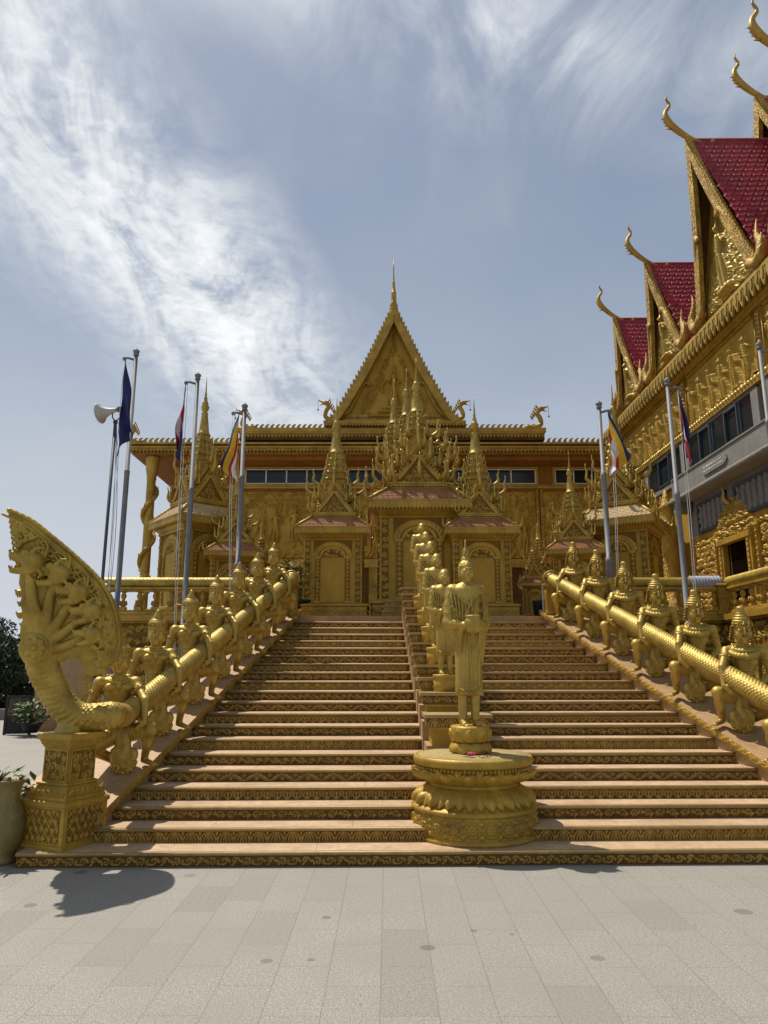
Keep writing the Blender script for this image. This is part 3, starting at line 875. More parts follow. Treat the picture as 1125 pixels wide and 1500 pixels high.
def retaining(name, label, p0, p1, h, seed):
    d = Vector((p1[0] - p0[0], p1[1] - p0[1], 0)); L = d.length; a = math.atan2(d.y, d.x)
    t = thing(name, label, 'wall', (*p0, 0), a)
    wl = MB(); wl.bx(0, L, -.08, .0, 0, h - .02, 'gold_wall'); wl.build('wall_face', t)
    c = MB(); c.bx(0, L, -.2, .02, h - .10, h + .002, 'gold_paint'); c.bx(0, L, -.15, 0, h - .14, h - .101, 'gold_carved')
    c.bx(0, L, -.18, 0, h - .62, h - .57, 'gold_paint'); c.bx(0, L, -.15, 0, h - .66, h - .621, 'gold_carved'); c.bx(0, L, -.2, 0, 0, .3, 'gold_paint'); c.bx(0, L, -.16, 0, .301, .4, 'gold_carved'); c.build('cornice', t)
    f = MB(); r = Relief(L, .42, .016); r.foliage(seed, .14, .03); r.mesh(f, T(0, -.085, h - .565), 'gold_paint'); f.build('scroll_frieze', t)
    f = MB(); nP = max(1, round(L / 1.1))
    for k in range(nP):
        w_ = L / nP - .2; r = Relief(w_, h - 1.15, .02); r.foliage(seed + k, .16, .03); r.mesh(f, T(k * L / nP + .1, -.085, .44), 'gold_paint')
    f.build('carved_panels', t)
    p = MB()
    for k in range(nP + 1): p.bx(k * L / nP - .09, k * L / nP + .09, -.14, -.08, .401, h - .661, 'gold_carved')
    p.build('pilasters', t)


retaining('retaining_wall', 'carved gold retaining wall below the left balustrade', (-5.25, 13.34), (-1.9, 13.34), 2.6, 5)
retaining('retaining_wall', 'carved gold retaining wall below the right balustrade behind the bearers', (3.4, 13.34), (6.25, 13.34), 2.6, 15)
retaining('retaining_wall', 'carved gold retaining wall of the near right terrace wing', (6.24, 13.2), (6.24, 9.05), 2.6, 25)
# ================================================================== STATUES
def face(sc, P, s=1.0, fierce=False, eyes_closed=True):
    """features on a head whose centre is P(0,0,0); P maps local metres (x right, -y forward, z up)"""
    k = s
    sc.cap(P(0, -.090 * k, .030 * k), P(0, -.106 * k, -.018 * k), .0075 * k, .0125 * k, .012)          # nose
    for d in (-1, 1):
        sc.ell(P(d * .012 * k, -.098 * k, -.022 * k), (.008 * k,) * 3, .006)                         # nostril wings
        sc.ell(P(d * .036 * k, -.094 * k, .014 * k), (.024 * k, .011 * k, .011 * k), .010, 'sub')     # socket
        sc.ell(P(d * .035 * k, -.083 * k, .010 * k), (.021 * k, .013 * k, .011 * k), .003)            # lidded eye
        a = P(d * .012 * k, -.098 * k, .030 * k); b = P(d * .036 * k, -.095 * k, (.040 if not fierce else .048) * k); c = P(d * .062 * k, -.078 * k, .028 * k)
        sc.cap(a, b, .0045 * k, .005 * k, .008); sc.cap(b, c, .005 * k, .003 * k, .008)                # brow
        sc.ell(P(d * .040 * k, -.064 * k, -.030 * k), (.028 * k, .026 * k, .034 * k), .03)            # cheek
    sc.cap(P(-.026 * k, -.090 * k, -.056 * k), P(0, -.104 * k, -.052 * k), .006 * k, .0085 * k, .004); sc.cap(P(0, -.104 * k, -.052 * k), P(.026 * k, -.090 * k, -.056 * k), .0085 * k, .006 * k, .004)
    sc.cap(P(-.018 * k, -.092 * k, -.068 * k), P(.018 * k, -.092 * k, -.068 * k), .0085 * k, .0085 * k, .004)
    sc.cap(P(-.022 * k, -.101 * k, -.0605 * k), P(.022 * k, -.101 * k, -.0605 * k), .0028 * k, .0028 * k, .003, 'sub')
    sc.ell(P(0, -.080 * k, -.095 * k), (.026 * k, .022 * k, .018 * k), .015)                          # chin


def hand(sc, w, d, up, s=1., curl=.5, side=1):
    """palm and five fingers: w wrist, d finger direction, up the back-of-hand normal"""
    w = Vector(w); d = Vector(d).normalized(); up = Vector(up); up = (up - d * up.dot(d)).normalized(); r = d.cross(up) * side
    palm = w + d * .045 * s
    sc.cap(w, palm + r * .014 * s, .022 * s, .020 * s, .012); sc.cap(w, palm - r * .014 * s, .022 * s, .020 * s, .012); 
    for i, (o, L) in enumerate(((-.030, .046), (-.010, .058), (.010, .054), (.029, .042))):
        a = palm + r * o * s + d * .018 * s
        b = a + (d * .9 - up * curl * .5).normalized() * L * .55 * s; c = b + (d * .6 - up * curl).normalized() * L * .5 * s
        sc.cap(a, b, .0095 * s, .0085 * s, .003); sc.cap(b, c, .0085 * s, .0065 * s, .003)
    a = w + d * .018 * s + r * -.026 * s
    sc.cap(a, a + (d * .6 - r * .8 - up * .3).normalized() * .035 * s, .011 * s, .009 * s, .006); b = a + (d * .6 - r * .8 - up * .3).normalized() * .035 * s
    sc.cap(b, b + (d - up * .4).normalized() * .026 * s, .009 * s, .007 * s, .003)


# ---- standing robed figure (Buddha 1.7 m; the monks are smaller casts of the same pose)
def robed_figure(kind):
    sc = Sculpt((-.34, -.34, -.02), (.34, .26, 1.72), .0078 if kind == 'buddha' else .0105)
    # robe
    sc.cap((0, .01, .36), (0, .01, .95), .152, .148, .03, sq=(1.0, .78, 1)); sc.cap((0, .0, .90), (0, .0, 1.30), .150, .150, .04, sq=(1.12, .80, 1))
    sc.cap((0, .01, .27), (0, .01, .40), .140, .148, .015, sq=(1, .76, 1))
    sc.ell((0, .0, 1.335), (.205, .11, .085), .04)
    sc.cap((-.165, .01, 1.345), (-.205, .0, 1.02), .078, .074, .03); sc.cap((-.205, .0, 1.02), (-.07, -.17, .985), .072, .045, .03)
    sc.cap((.16, .01, 1.355), (.195, .0, 1.02), .062, .062, .03); sc.cap((.19, .0, 1.02), (.10, -.17, .985), .058, .042, .03)
    sc.cap((-.20, .01, 1.02), (-.145, .01, .78), .055, .018, .03, sq=(1, .8, 1)); sc.cap((.19, .01, 1.0), (.155, .01, .62), .045, .018, .03, sq=(1, .8, 1))
    sc.cap((-.10, -.14, .98), (-.12, -.07, .72), .035, .012, .03); sc.cap((.12, -.13, .97), (.11, -.07, .66), .035, .012, .03)
    # robe edges and deep folds
    for pts, r in ((((.125, -.075, 1.40), (.02, -.135, 1.24), (-.045, -.145, 1.10), (-.05, -.15, 1.03)), .013),
                   (((.15, -.05, 1.41), (.075, -.13, 1.22), (.045, -.14, 1.10)), .009),
                   (((-.06, -.07, 1.41), (.02, -.12, 1.38), (.10, -.08, 1.40)), .012)):
        sc.path(pts, r, r * .9, .012)
    for i in range(7):   # sweeping folds from the shoulders to the bowl
        a = (-.20 + .036 * i, -.045 - .012 * i, 1.375 - .004 * i); b = (-.19 + .036 * i, -.105 - .005 * i, 1.22 - .01 * i); c = (-.17 + .030 * i, -.125 - .003 * i, 1.06 - .004 * i)
        sc.path((a, b, c), .012, .008, .010)
    for i in range(4): sc.path(((-.215 + .02 * i, -.055 - .02 * i, 1.33 - .06 * i), (-.255 + .01 * i, -.03 - .01 * i, 1.12), (-.225, -.05, .98)), .009, .006, .010)
    for i in range(4): sc.path(((-.25 + .012 * i, .0 - .03 * i, 1.16 - .05 * i), (-.20, -.085, 1.03 - .02 * i), (-.10, -.165, 1.01 - .015 * i)), .008, .005, .015)
    for i in range(4): sc.path(((.20 - .015 * i, -.03 - .02 * i, 1.30), (.205 - .012 * i, -.05 - .018 * i, 1.10), (.15 - .01 * i, -.12, 1.0)), .007, .006, .014)
    sc.path(((-.11, -.085, .36), (-.04, -.118, .32), (.04, -.118, .325), (.115, -.083, .37)), .010, .010, .01)
    sc.path(((-.03, -.135, .95), (.0, -.137, .7), (-.01, -.133, .35)), .012, .010, .014)
    def fold(x, y, z):
        lo = np.clip((z - .34) / .04, 0, 1) * np.clip((.98 - z) / .08, 0, 1); hi = np.clip((z - .96) / .08, 0, 1) * np.clip((1.40 - z) / .05, 0, 1)
        return .0062 * np.sin(135 * x + 3 * np.sin(z * 4)) * lo * (.4 + .6 * np.clip(np.abs(y) * 12, 0, 1)) + .0020 * np.sin(80 * (x * .62 + z * .78) + 2.5 * np.sin(x * 9)) * hi + 0 * y
    sc.op(fold, (-.3, -.3, .3), (.3, .2, 1.36), .001, 'disp')
    sc.op(lambda x, y, z: (z - .300) + 0 * x + 0 * y, (-.3, -.3, .1), (.3, .3, .30), .004, 'sub')
    # legs and feet
    for d in (-1, 1):
        X = .068 * d
        sc.cap((X, .02, .05), (X, .02, .31), .044, .056, .02); sc.ell((X, .035, .035), (.036, .05, .038), .02)
        sc.cap((X, .01, .035), (X + d * .012, -.10, .022), .036, .030, .02, sq=(1, 1, .8)); 
        for i in range(5):
            tx = X + d * (.012 - .030 + .0145 * i) ; L = (.150, .148, .140, .130, .118)[i]
            sc.cap((tx, -.10, .018), (tx, -L, .012), .0105 if i == 0 else .008, .0095 if i == 0 else .007, .004)
    # hands under the bowl
    hand(sc, (-.085, -.175, .965), (.85, -.35, .05), (0, -.2, -1), 1.0, .5, 1); hand(sc, (.115, -.17, .965), (-.85, -.35, .05), (0, -.2, -1), 1.0, .5, -1)
    # neck and head
    sc.cap((0, .0, 1.34), (0, -.005, 1.46), .060, .052, .03)
    c = (0, -.015, 1.545)
    s = 1.0 if kind == 'buddha' else 1.12
    P = lambda x, y, z: (c[0] + x, c[1] + y, c[2] + z)
    sc.ell(P(0, .005, .02), (.079 * s, .096 * s, .108 * s), .02); sc.ell(P(0, -.02, -.045), (.064 * s, .070 * s, .066 * s), .03)
    face(sc, P, s)
    for d in (-1, 1):
        sc.ell(P(d * .083 * s, .01, -.005), (.011, .022, .040), .008); sc.cap(P(d * .083 * s, .006, -.035), P(d * .080 * s, .0, -.085), .009, .009, .006)
    for i in range(2): sc.torus((0, 0, 1.425 - i * .025), .055 + .006 * i, .005, .006)
    return sculpt_mb(sc)


def hair_cap():
    sc = Sculpt((-.13, -.14, 1.5), (.13, .14, 1.82), .0062)
    sc.ell((0, .004, 1.590), (.090, .098, .088), .01); sc.ell((0, .008, 1.685), (.052, .052, .042), .02)
    def cut(x, y, z): return (z - 1.592) + .55 * (-(y + .02)) * 0 + np.where(y < -.03, 0, -.12) * -1 * 0 + 0 * x + 0 * y
    # clear the face below the hairline
    sc.op(lambda x, y, z: np.maximum(np.maximum(z - (1.598 - 2.2 * x * x), y + .038), -1.) + 0 * x, (-.13, -.14, 1.48), (.13, .0, 1.62), .004, 'sub')
    sc.op(lambda x, y, z: -.0055 * np.clip(np.sin(x * 330) * np.sin(y * 330 + 1) + np.sin(z * 330) * np.sin(x * 260 + y * 200), -.3, 1.2), (-.13, -.14, 1.5), (.13, .14, 1.82), .001, 'disp')
    m = sculpt_mb(sc)
    m.lathe([(.040, 1.715), (.046, 1.73), (.03, 1.745), (.034, 1.76), (.020, 1.785), (.024, 1.80), (.012, 1.83), (.012, 1.85), (.002, 1.895)], 12, (0, .008, 0), 'gold_statue')
    for k in range(6): m.tube([(.036 * math.cos(k * pi / 3), .008 + .036 * math.sin(k * pi / 3), 1.72), (.030 * math.cos(k * pi / 3), .008 + .030 * math.sin(k * pi / 3), 1.77), (.006 * math.cos(k * pi / 3), .008 + .006 * math.sin(k * pi / 3), 1.82)], [.012, .008, .002], 6, 'gold_statue')
    return m


def bowl_mb():
    m = MB(); m.lathe([(.04, .905), (.078, .93), (.094, .975), (.094, 1.02), (.083, 1.055), (.080, 1.062), (.088, 1.066), (.088, 1.078), (.075, 1.085), (.072, 1.07), (.01, 1.06)], 28, (.012, -.215, 0), 'gold_statue')
    for z in (.965, .99, 1.015): m.lathe([(.090, z), (.0975, z + .003), (.090, z + .006)], 28, (.012, -.215, 0), 'gold_statue')
    return m


FZ = 1.105
bud = thing('buddha_statue', 'tall standing gold Buddha statue with spired hair and alms bowl on the round pedestal', 'statue', (.845, 7.40, FZ), rad(6))
bud.scale = (.90, .95, .98)
robed_figure('buddha').build('body', bud); hair_cap().build('hair', bud); bowl_mb().build('alms_bowl', bud)
q = MB()
q.lathe([(.18, -.268), (.205, -.25), (.212, -.20), (.20, -.165), (.165, -.155), (.165, -.14), (.20, -.13), (.215, -.09), (.215, -.02), (.205, .0), (.195, .004)], 40, (0, 0, 0), 'gold_paint')
for i in range(9):
    a = i * 2 * pi / 9 + .3
    petal(q, (0, 0, 0), a, .205, -.145, .232, -.025, .085, .012, .0, ridge=.008); petal(q, (0, 0, 0), a + .35, .200, -.160, .230, -.255, .085, .014, .0, ridge=.008)
q.build('base', bud)

MONKS = [(8.82, 'first'), (9.74, 'second'), (10.62, 'third'), (11.42, 'fourth'), (12.24, 'fifth')]
mlab = ['nearest gold monk statue directly behind the Buddha, largest of the shaven headed row', 'second gold monk statue behind the Buddha, between the nearest monk and the middle one',
        'middle monk statue of the five on the stair divider', 'fourth gold monk statue up the divider, second from the farthest', 'farthest and smallest looking gold monk statue at the top of the divider']
proto = None
for (Y, nm), lab in zip(MONKS, mlab):
    zc = stairz(Y) + .535
    if proto is None:
        proto = thing('monk_statue', lab, 'statue', (0, 0, 0), rad(4), group='monk statues in a row up the stair divider')
        robed_figure('monk').build('body', proto); bowl_mb().build('alms_bowl', proto)
        q = MB(); q.lathe([(.20, -.30), (.20, -.10), (.19, -.09), (.19, -.07), (.21, -.06), (.21, -.005), (.20, .0)], 28, (0, 0, 0), 'gold_paint'); q.build('base', proto)
        o = proto
    else: o = copy_tree(proto)
    o['label'] = lab; o.location = (DX(Y) - .03, Y, zc + .155); o.scale = (.735, .735, .745)


# ---- kneeling bearers
def bearer(kind):
    sc = Sculpt((-.48, -.34, -.02), (.42, .36, 1.28), .0098)
    yaw = rad(22)
    # torso
    sc.ell((-.10, .14, .42), (.165, .145, .13), .03); sc.cap((-.105, .13, .46), (-.12, .10, .68), .104, .092, .04, sq=(1.12, .9, 1))
    sc.ell((-.13, .09, .80), (.150, .104, .14), .04, rz=yaw); sc.ell((-.13, .10, .885), (.19, .075, .052), .04, rz=yaw)
    for d in (-1, 1):
        v = Matrix.Rotation(yaw, 3, 'Z') @ Vector((d * .075, -.075, .0))
        sc.ell((-.13 + v.x, .09 + v.y, .825), (.066, .036, .046), .012, rz=yaw); 
    sc.cap((-.125, .095, .88), (-.115, .07, 1.02), .066, .055, .03)
    v = Matrix.Rotation(yaw, 3, 'Z')
    f_ = v @ Vector((0, -.108, 0)); sc.cap((-.13 + f_.x, .09 + f_.y, .87), (-.12 + f_.x * .9, .10 + f_.y * .9, .60), .006, .006, .012, 'sub'); sc.ell((-.118 + f_.x * .85, .11 + f_.y * .85, .585), (.010,) * 3, .006, 'sub')
    for zc in (.655, .61): sc.torus((-.115, .112, zc), .118, .004, .010, sy=.86)
    sw = .182 if kind == 'deva' else .196
    sl_ = v @ Vector((-sw, 0, 0)); sr_ = v @ Vector((sw, 0, 0))
    SL = (-.13 + sl_.x, .09 + sl_.y, .868); SR = (-.13 + sr_.x, .09 + sr_.y, .868)
    sc.ell(SL, (.060, .060, .064), .03); sc.ell(SR, (.060, .060, .064), .03)
    # arm behind the serpent
    E1 = (-.385, .04, .63); W1 = (-.17, -.03, .47)
    sc.cap(SL, E1, .052, .042, .02); sc.cap(E1, W1, .043, .033, .015); hand(sc, W1, (.8, -.3, -.25), (-.2, -.5, -.8), 1., .6, 1)
    # arm over the serpent
    E2 = (.185, -.03, .70); W2 = (.205, -.09, .50)
    sc.cap(SR, E2, .052, .042, .02); sc.cap(E2, W2, .043, .032, .015); hand(sc, W2, (-.5, -.35, -.65), (.8, -.3, -.3), 1.15, .25, -1)
    # legs
    sc.cap((-.03, .13, .38), (.25, -.01, .42), .100, .070, .03); sc.ell((.255, -.012, .425), (.070, .066, .068), .02)
    sc.cap((.25, .0, .41), (.185, .13, .15), .058, .038, .02); sc.ell((.215, .06, .30), (.055, .058, .09), .03)
    sc.cap((.18, .14, .115), (.30, .05, .085), .036, .026, .02, sq=(1, 1, .8))
    for i in range(5): sc.cap((.29 + .012 * i - .02, .04 + .014 * i, .08), (.325 + .010 * i - .02, .015 + .014 * i, .076), .010, .008, .004)
    sc.cap((-.14, .10, .36), (-.29, -.10, .27), .100, .074, .03); sc.cap((-.29, -.10, .25), (-.16, .18, .13), .060, .045, .02)
    # folds of the loincloth on the raised thigh
    for i in range(6):
        t = .15 + i * .13; a = (-.03 + .28 * t, .13 - .14 * t, .38 + .04 * t)
        sc.torus(a, .098 - .024 * t, .006, .008, axis=(.28, -.14, .04))
    # head
    hy = rad(14 if kind == 'deva' else 10); c = Vector((-.112, .045, 1.10)); Rm = Matrix.Rotation(hy, 3, 'Z') @ Matrix.Rotation(rad(6), 3, 'X')
    P = lambda x, y, z: tuple(c + Rm @ Vector((x, y, z)))
    s = 1.18
    sc.ell(P(0, .012, .02), (.097, .110, .118), .02, rz=hy); sc.ell(P(0, -.018, -.055), (.083, .084, .080), .03, rz=hy)
    face(sc, P, s * (1.0 if kind == 'deva' else 1.1), fierce=(kind != 'deva'))
    for d in (-1, 1):
        sc.ell(P(d * .088, .012, -.005), (.011, .02, .036), .008); sc.cap(P(d * .090, .01, -.03), P(d * .090, .005, -.085), .012, .015, .006)
    if kind != 'deva': sc.path([P(-.045, -.100, -.052), P(0, -.120, -.044), P(.045, -.100, -.052)], .005, .005, .006)
    return sculpt_mb(sc), c, Rm, SL, SR, E1, E2


def bearer_parts(kind):
    body, c, Rm, SL, SR, E1, E2 = bearer(kind)
    M = Matrix.Translation(c) @ Rm.to_4x4() @ S(1.06, 1.06, .92)
    cr = MB()
    if kind == 'deva':
        cr.lathe([(.09, .05), (.102, .055), (.100, .07), (.096, .085), (.095, .115), (.098, .122), (.088, .130), (.080, .150), (.062, .168), (.056, .172), (.058, .186), (.044, .20), (.046, .215), (.028, .23), (.028, .245), (.004, .285)], 26, (0, .012, 0), 'gold_statue', M)
        for k in range(18):
            a = k * 2 * pi / 18
            cr.tube([(.096 * math.cos(a), .012 + .096 * math.sin(a), .066), (.098 * math.cos(a), .012 + .098 * math.sin(a), .09), (.090 * math.cos(a), .012 + .090 * math.sin(a), .116)], [.006, .010, .003], 5, 'gold_carved', M)
    else:
        prof = [(.09, .035)]
        for k in range(7):
            z = .045 + k * .030; r = .108 * (1 - .028 * k * k * .55) if k < 6 else .04
            r = [.106, .106, .100, .088, .070, .050, .044][k]
            prof += [(r * .92, z), (r, z + .007), (r, z + .016), (r * .90, z + .024)]
        prof += [(.045, .262), (.040, .285), (.015, .30)]
        cr.lathe(prof, 26, (0, .012, 0), 'gold_statue', M)
        for k in range(5):
            a = -pi / 2 + (k - 2) * .5
            cr.lathe([(.001, 0), (.018, .015), (.012, .04), (.001, .06)], 6, (.108 * math.cos(a), .012 + .108 * math.sin(a), .055), 'gold_carved', M)
        for d in (-1, 1):
            for k in range(6):
                cr.tube(spline([(d * .085, .02, .05 - k * .032), (d * (.108 + .004 * k), .015, .045 - k * .032), (d * (.112 + .006 * k), .0, .062 - k * .032)], 6), np.linspace(.017, .008, 6), 6, 'gold_carved', M)
    # necklace of overlapping leaves lying on the chest
    sc = Sculpt((-.36, -.14, .72), (.12, .28, 1.02), .0085)
    big = kind != 'deva'; Ry = Matrix.Rotation(rad(20), 3, 'Z'); cc = Vector((-.125, .085, .955))
    def ringpt(R, a, dz):
        v_ = Ry @ Vector((R * 1.12 * math.cos(a), R * .88 * math.sin(a), 0)); return cc + v_ + Vector((0, 0, dz))
    rings = ((.072, -.022, .014, 0), (.105, -.052, .024, 12), (.140, -.085, .030, 14)) if big else ((.070, -.022, .012, 0), (.100, -.052, .018, 11))
    for R, dz, rr_, n_ in rings:
        if n_ == 0:
            for q_ in range(28): sc.cap(ringpt(R, q_ * 2 * pi / 28, dz), ringpt(R, (q_ + 1) * 2 * pi / 28, dz), rr_, rr_, .006)
            continue
        for q_ in range(n_ * 2):
            a = -pi / 2 + (q_ - n_ + .5) * pi / n_
            f_ = max(0, -math.sin(a)); p_ = ringpt(R, a, dz - .03 * f_ * (R / .1) ** 2 + (.03 if f_ == 0 else 0)); 
            p_.y -= .012 * f_
            sc.ell(tuple(p_), (rr_, rr_ * .8, rr_ * 1.35), .004); sc.ell((p_.x, p_.y - rr_ * .8, p_.z), (rr_ * .4,) * 3, .002)
    f_ = ringpt(rings[-1][0] * 1.05, -pi / 2, rings[-1][1] - .07); sc.ell((f_.x, f_.y - .006, f_.z), (.030, .018, .040), .006); sc.ell((f_.x, f_.y - .022, f_.z), (.014, .010, .020), .003)
    col = sculpt_mb(sc, 'gold_statue')
    ab1 = MB(); ab2 = MB()
    for Sx, Ex, ab in ((SL, E1, ab1), (SR, E2, ab2)):
        S_, E_ = Vector(Sx), Vector(Ex); d = (E_ - S_); m_ = S_ + d * .42; Q = Matrix.Translation(m_) @ d.to_track_quat('Z', 'Y').to_matrix().to_4x4()
        ab.lathe([(.044, -.022), (.058, -.018), (.054, -.008), (.062, 0), (.054, .008), (.058, .018), (.044, .022)], 18, (0, 0, 0), 'gold_statue', Q)
        for k in range(9): ab.lathe([(.001, -.014), (.013, 0), (.001, .02)], 5, (.058 * math.cos(k * .698), .058 * math.sin(k * .698), -.012), 'gold_carved', Q)
    # loincloth flap hanging down the ramp
    sc = Sculpt((-.24, -.24, -.04), (.22, .24, .46), .0105)
    sc.cap((-.03, .04, .38), (-.01, .02, .22), .085, .080, .03, sq=(1, .6, 1))
    sc.ell((.01, .01, .11), (.120, .050, .105), .02, ry=.25); sc.ell((-.05, .0, .17), (.085, .05, .10), .01, ry=-.5); sc.ell((.07, .02, .17), (.07, .045, .085), .01, ry=.6)
    for (cx_, cz_, R_, a_, d_) in ((.02, .09, .055, 0, 1), (-.06, .15, .05, 2, -1), (.075, .16, .042, 4, 1), (-.02, .22, .045, 1, 1), (.05, .05, .035, 3, -1), (-.06, .06, .035, 5, 1)):
        sc.path([(cx_ + R_ * (1 - .12 * q_) * math.cos(a_ + d_ * q_ * .9), -.040 + .012 * abs(cx_) * 8, cz_ + R_ * (1 - .12 * q_) * math.sin(a_ + d_ * q_ * .9)) for q_ in range(8)], .013, .007, .004)
    for q_ in range(9): a_ = pi + q_ * pi / 8; sc.ell((.01 + .115 * math.cos(a_), .0, .11 + .10 * math.sin(a_)), (.022, .03, .022), .005)
    sc.torus((-.10, .13, .50), .118, .018, .01); sc.torus((-.10, .13, .47), .132, .014, .01)
    fl = sculpt_mb(sc)
    return dict(body=body, crown=cr, collar=col, armband=ab1, armband_=ab, loincloth=fl)


LP = [(-2.65, 7.71), (-2.54, 8.53), (-2.39, 9.36), (-2.25, 10.18), (-2.10, 11.0), (-1.97, 11.82), (-1.84, 12.64)]
ll = ['lowest bearer of the left row, half hidden under the serpent hood', 'second bearer of the left row, just clear of the serpent hood', 'third bearer from the serpent hood on the left row',
      'middle bearer of the seven in the left row', 'fifth bearer up the left row, third from the top', 'sixth bearer up the left row, next to the topmost', 'topmost bearer at the upper end of the left row']
RP = [(4.25, 7.78), (4.11, 8.60), (3.94, 9.42), (3.76, 10.24), (3.59, 11.06), (3.42, 11.87), (3.25, 12.68)]
rl = ['lowest bearer of the right row, cut by the photo edge', 'largest full bearer of the right row, nearest the right edge', 'third bearer up the right row, just below the grey cloth',
      'fourth bearer up the right row, left of the tall right flagpole', 'fifth bearer up the right row, third from the top', 'sixth bearer up the right row, next to the topmost', 'topmost bearer at the upper end of the right row']
for pos, labs, kind, side in ((LP, ll, 'deva', 1), (RP, rl, 'asura', -1)):
    parts = bearer_parts(kind); proto = None
    for (x, y), lab in zip(pos, labs):
        desc = 'gold kneeling figure, '
        if proto is None:
            proto = thing('kneeling_statue', desc + lab, 'statue', (0, 0, 0), 0, group='kneeling gold figures carrying the %s serpent rail' % ('left' if side > 0 else 'right'))
            for nm, m_ in parts.items():
                MB().merge(m_, S(side, 1, 1)).build(nm.rstrip('_'), proto)
            o = proto
        else: o = copy_tree(proto)
        o['label'] = desc + lab
        rn = random.Random(int(y * 100)); o.location = (x, y, stairz(y) + .12); o.rotation_euler = (0, 0, rad(rn.uniform(-6, 6))); o.scale = (1, 1, rn.uniform(1.03, 1.06))

# ---- serpent rails carried by the bearers
TL = lambda Y: -2.57 + .165 * (Y - 7.8)
TR = lambda Y: 4.16 - .207 * (Y - 7.8)
TZ = lambda Y: 1.275 + .369 * (Y - 7.8)
q = MB()
pts = [(TR(Y), Y, TZ(Y)) for Y in np.linspace(6.6, 13.2, 30)]
scale_tube(q, pts, .105, pitch=.052, ncol=13, nv=104, amp=.015, step=.0085)
sr = thing('serpent_rail', 'long scaled gold serpent body carried by the right row of bearers', 'serpent rail', (TR(13.2), 13.2, 2.6))
q.build('body', sr).matrix_parent_inverse = Matrix.Translation(sr.location).inverted()
sn = Sculpt((TR(13.2) - .25, 13.0, 3.1), (TR(13.2) + .25, 13.5, 3.6), .011); sn.ell((TR(13.2), 13.22, TZ(13.2)), (.14, .13, .14), .01); sn.torus((TR(13.2), 13.12, TZ(13.2)), .125, .02, .01, axis=(0, 1, .3))
sculpt_mb(sn, 'gold_scales').build('tail', sr).matrix_parent_inverse = Matrix.Translation(sr.location).inverted()
q = MB()
q.bx(TR(13.2) - .1, TR(13.2) + .1, 13.12, 13.32, 2.61, 3.18, 'gold_carved'); q.sq([(.12, 2.61), (.12, 2.66), (.10, 2.69)], (TR(13.2), 13.22, 0)); q.sq([(.10, 3.1), (.13, 3.14), (.13, 3.18)], (TR(13.2), 13.22, 0))
q.build('end_post', sr).matrix_parent_inverse = Matrix.Translation(sr.location).inverted()
# ================================================================== MANY HEADED SERPENT (left)
# profile traced in metres in the serpent's own upright plane, origin over the pedestal
K = .002344
def np2(cx, cy): return ((cx - 290) * K, (930 - cy) * K)          # local x (right), z (up) above the pedestal top
HOOD = [(0, 36), (22, 34), (90, 72), (165, 128), (250, 196), (325, 262), (380, 320), (424, 385), (448, 450), (464, 515), (468, 580), (452, 640), (405, 684), (345, 700), (318, 672),
        (300, 640), (262, 640), (235, 655), (200, 640), (100, 600), (78, 560), (78, 520), (86, 470), (70, 420), (76, 380), (60, 340), (62, 290), (38, 250), (40, 200), (24, 140), (12, 90)]
HP = np.array([np2(*p) for p in HOOD])


def polysdf(P, x, z):
    d = np.full(np.broadcast(x, z).shape, 1e9); ins = np.zeros(d.shape, bool)
    n = len(P)
    for i in range(n):
        a, b = P[i], P[(i + 1) % n]; e = b - a
        t = np.clip(((x - a[0]) * e[0] + (z - a[1]) * e[1]) / (e @ e), 0, 1)
        d = np.minimum(d, (x - a[0] - t * e[0]) ** 2 + (z - a[1] - t * e[1]) ** 2)
        c = ((a[1] > z) != (b[1] > z)) & (x < (b[0] - a[0]) * (z - a[1]) / (b[1] - a[1] + 1e-12) + a[0])
        ins ^= c
    d = np.sqrt(d); return np.where(ins, -d, d)


def serpent_head(sc, cx, cy, ang, s, yo=-.1):
    """open jawed crested head; ang = direction it looks in the plane"""
    X, Z = np2(cx, cy); f = Vector((math.cos(ang), 0, math.sin(ang))); u = Vector((-math.sin(ang), 0, math.cos(ang)))
    if f.x < 0: u = Vector((math.sin(ang), 0, -math.cos(ang)))
    C = Vector((X, yo, Z)); p = lambda a, b, y=0: tuple(C + f * a * s + u * b * s + Vector((0, y * s, 0)))
    sc.ell(p(-.02, .01), (.058 * s,) * 3, .02)
    sc.cap(p(0, .022), p(.085, .030), .036 * s, .022 * s, .01); sc.cap(p(.085, .03), p(.105, .052), .018 * s, .008 * s, .008)     # upper jaw and curled snout
    sc.cap(p(0, -.03), p(.075, -.045), .026 * s, .014 * s, .01); sc.cap(p(.075, -.045), p(.088, -.030), .012 * s, .008 * s, .006)   # lower jaw
    sc.cap(p(.03, -.006), p(.11, -.004), .012 * s, .010 * s, .006, 'sub')
    for k in range(5):
        a = .035 + k * .014
        sc.cap(p(a, .010, -.012), p(a, -.006, -.012), .0055 * s, .002 * s, .002); sc.cap(p(a, -.030, -.012), p(a, -.016, -.012), .005 * s, .002 * s, .002)
    for y in (-.03, .03):
        sc.ell(p(.022, .045, y), (.018 * s,) * 3, .006); sc.torus(p(.022, .045, y * 1.25), .016 * s, .005 * s, .004, axis=(0, 1, 0))
        sc.path([p(-.005, .06, y), p(-.03, .085, y), p(-.06, .09, y)], .010 * s, .005 * s, .006)
        sc.path([p(-.02, -.035, y), p(-.05, -.02, y), p(-.075, -.04, y), p(-.06, -.06, y)], .012 * s, .006 * s, .006)
    for k in range(4): sc.path([p(-.01 - .018 * k, .05), p(-.01 - .02 * k, .085 + .006 * k), p(.012 - .02 * k, .108 + .008 * k)], .011 * s, .003 * s, .006)


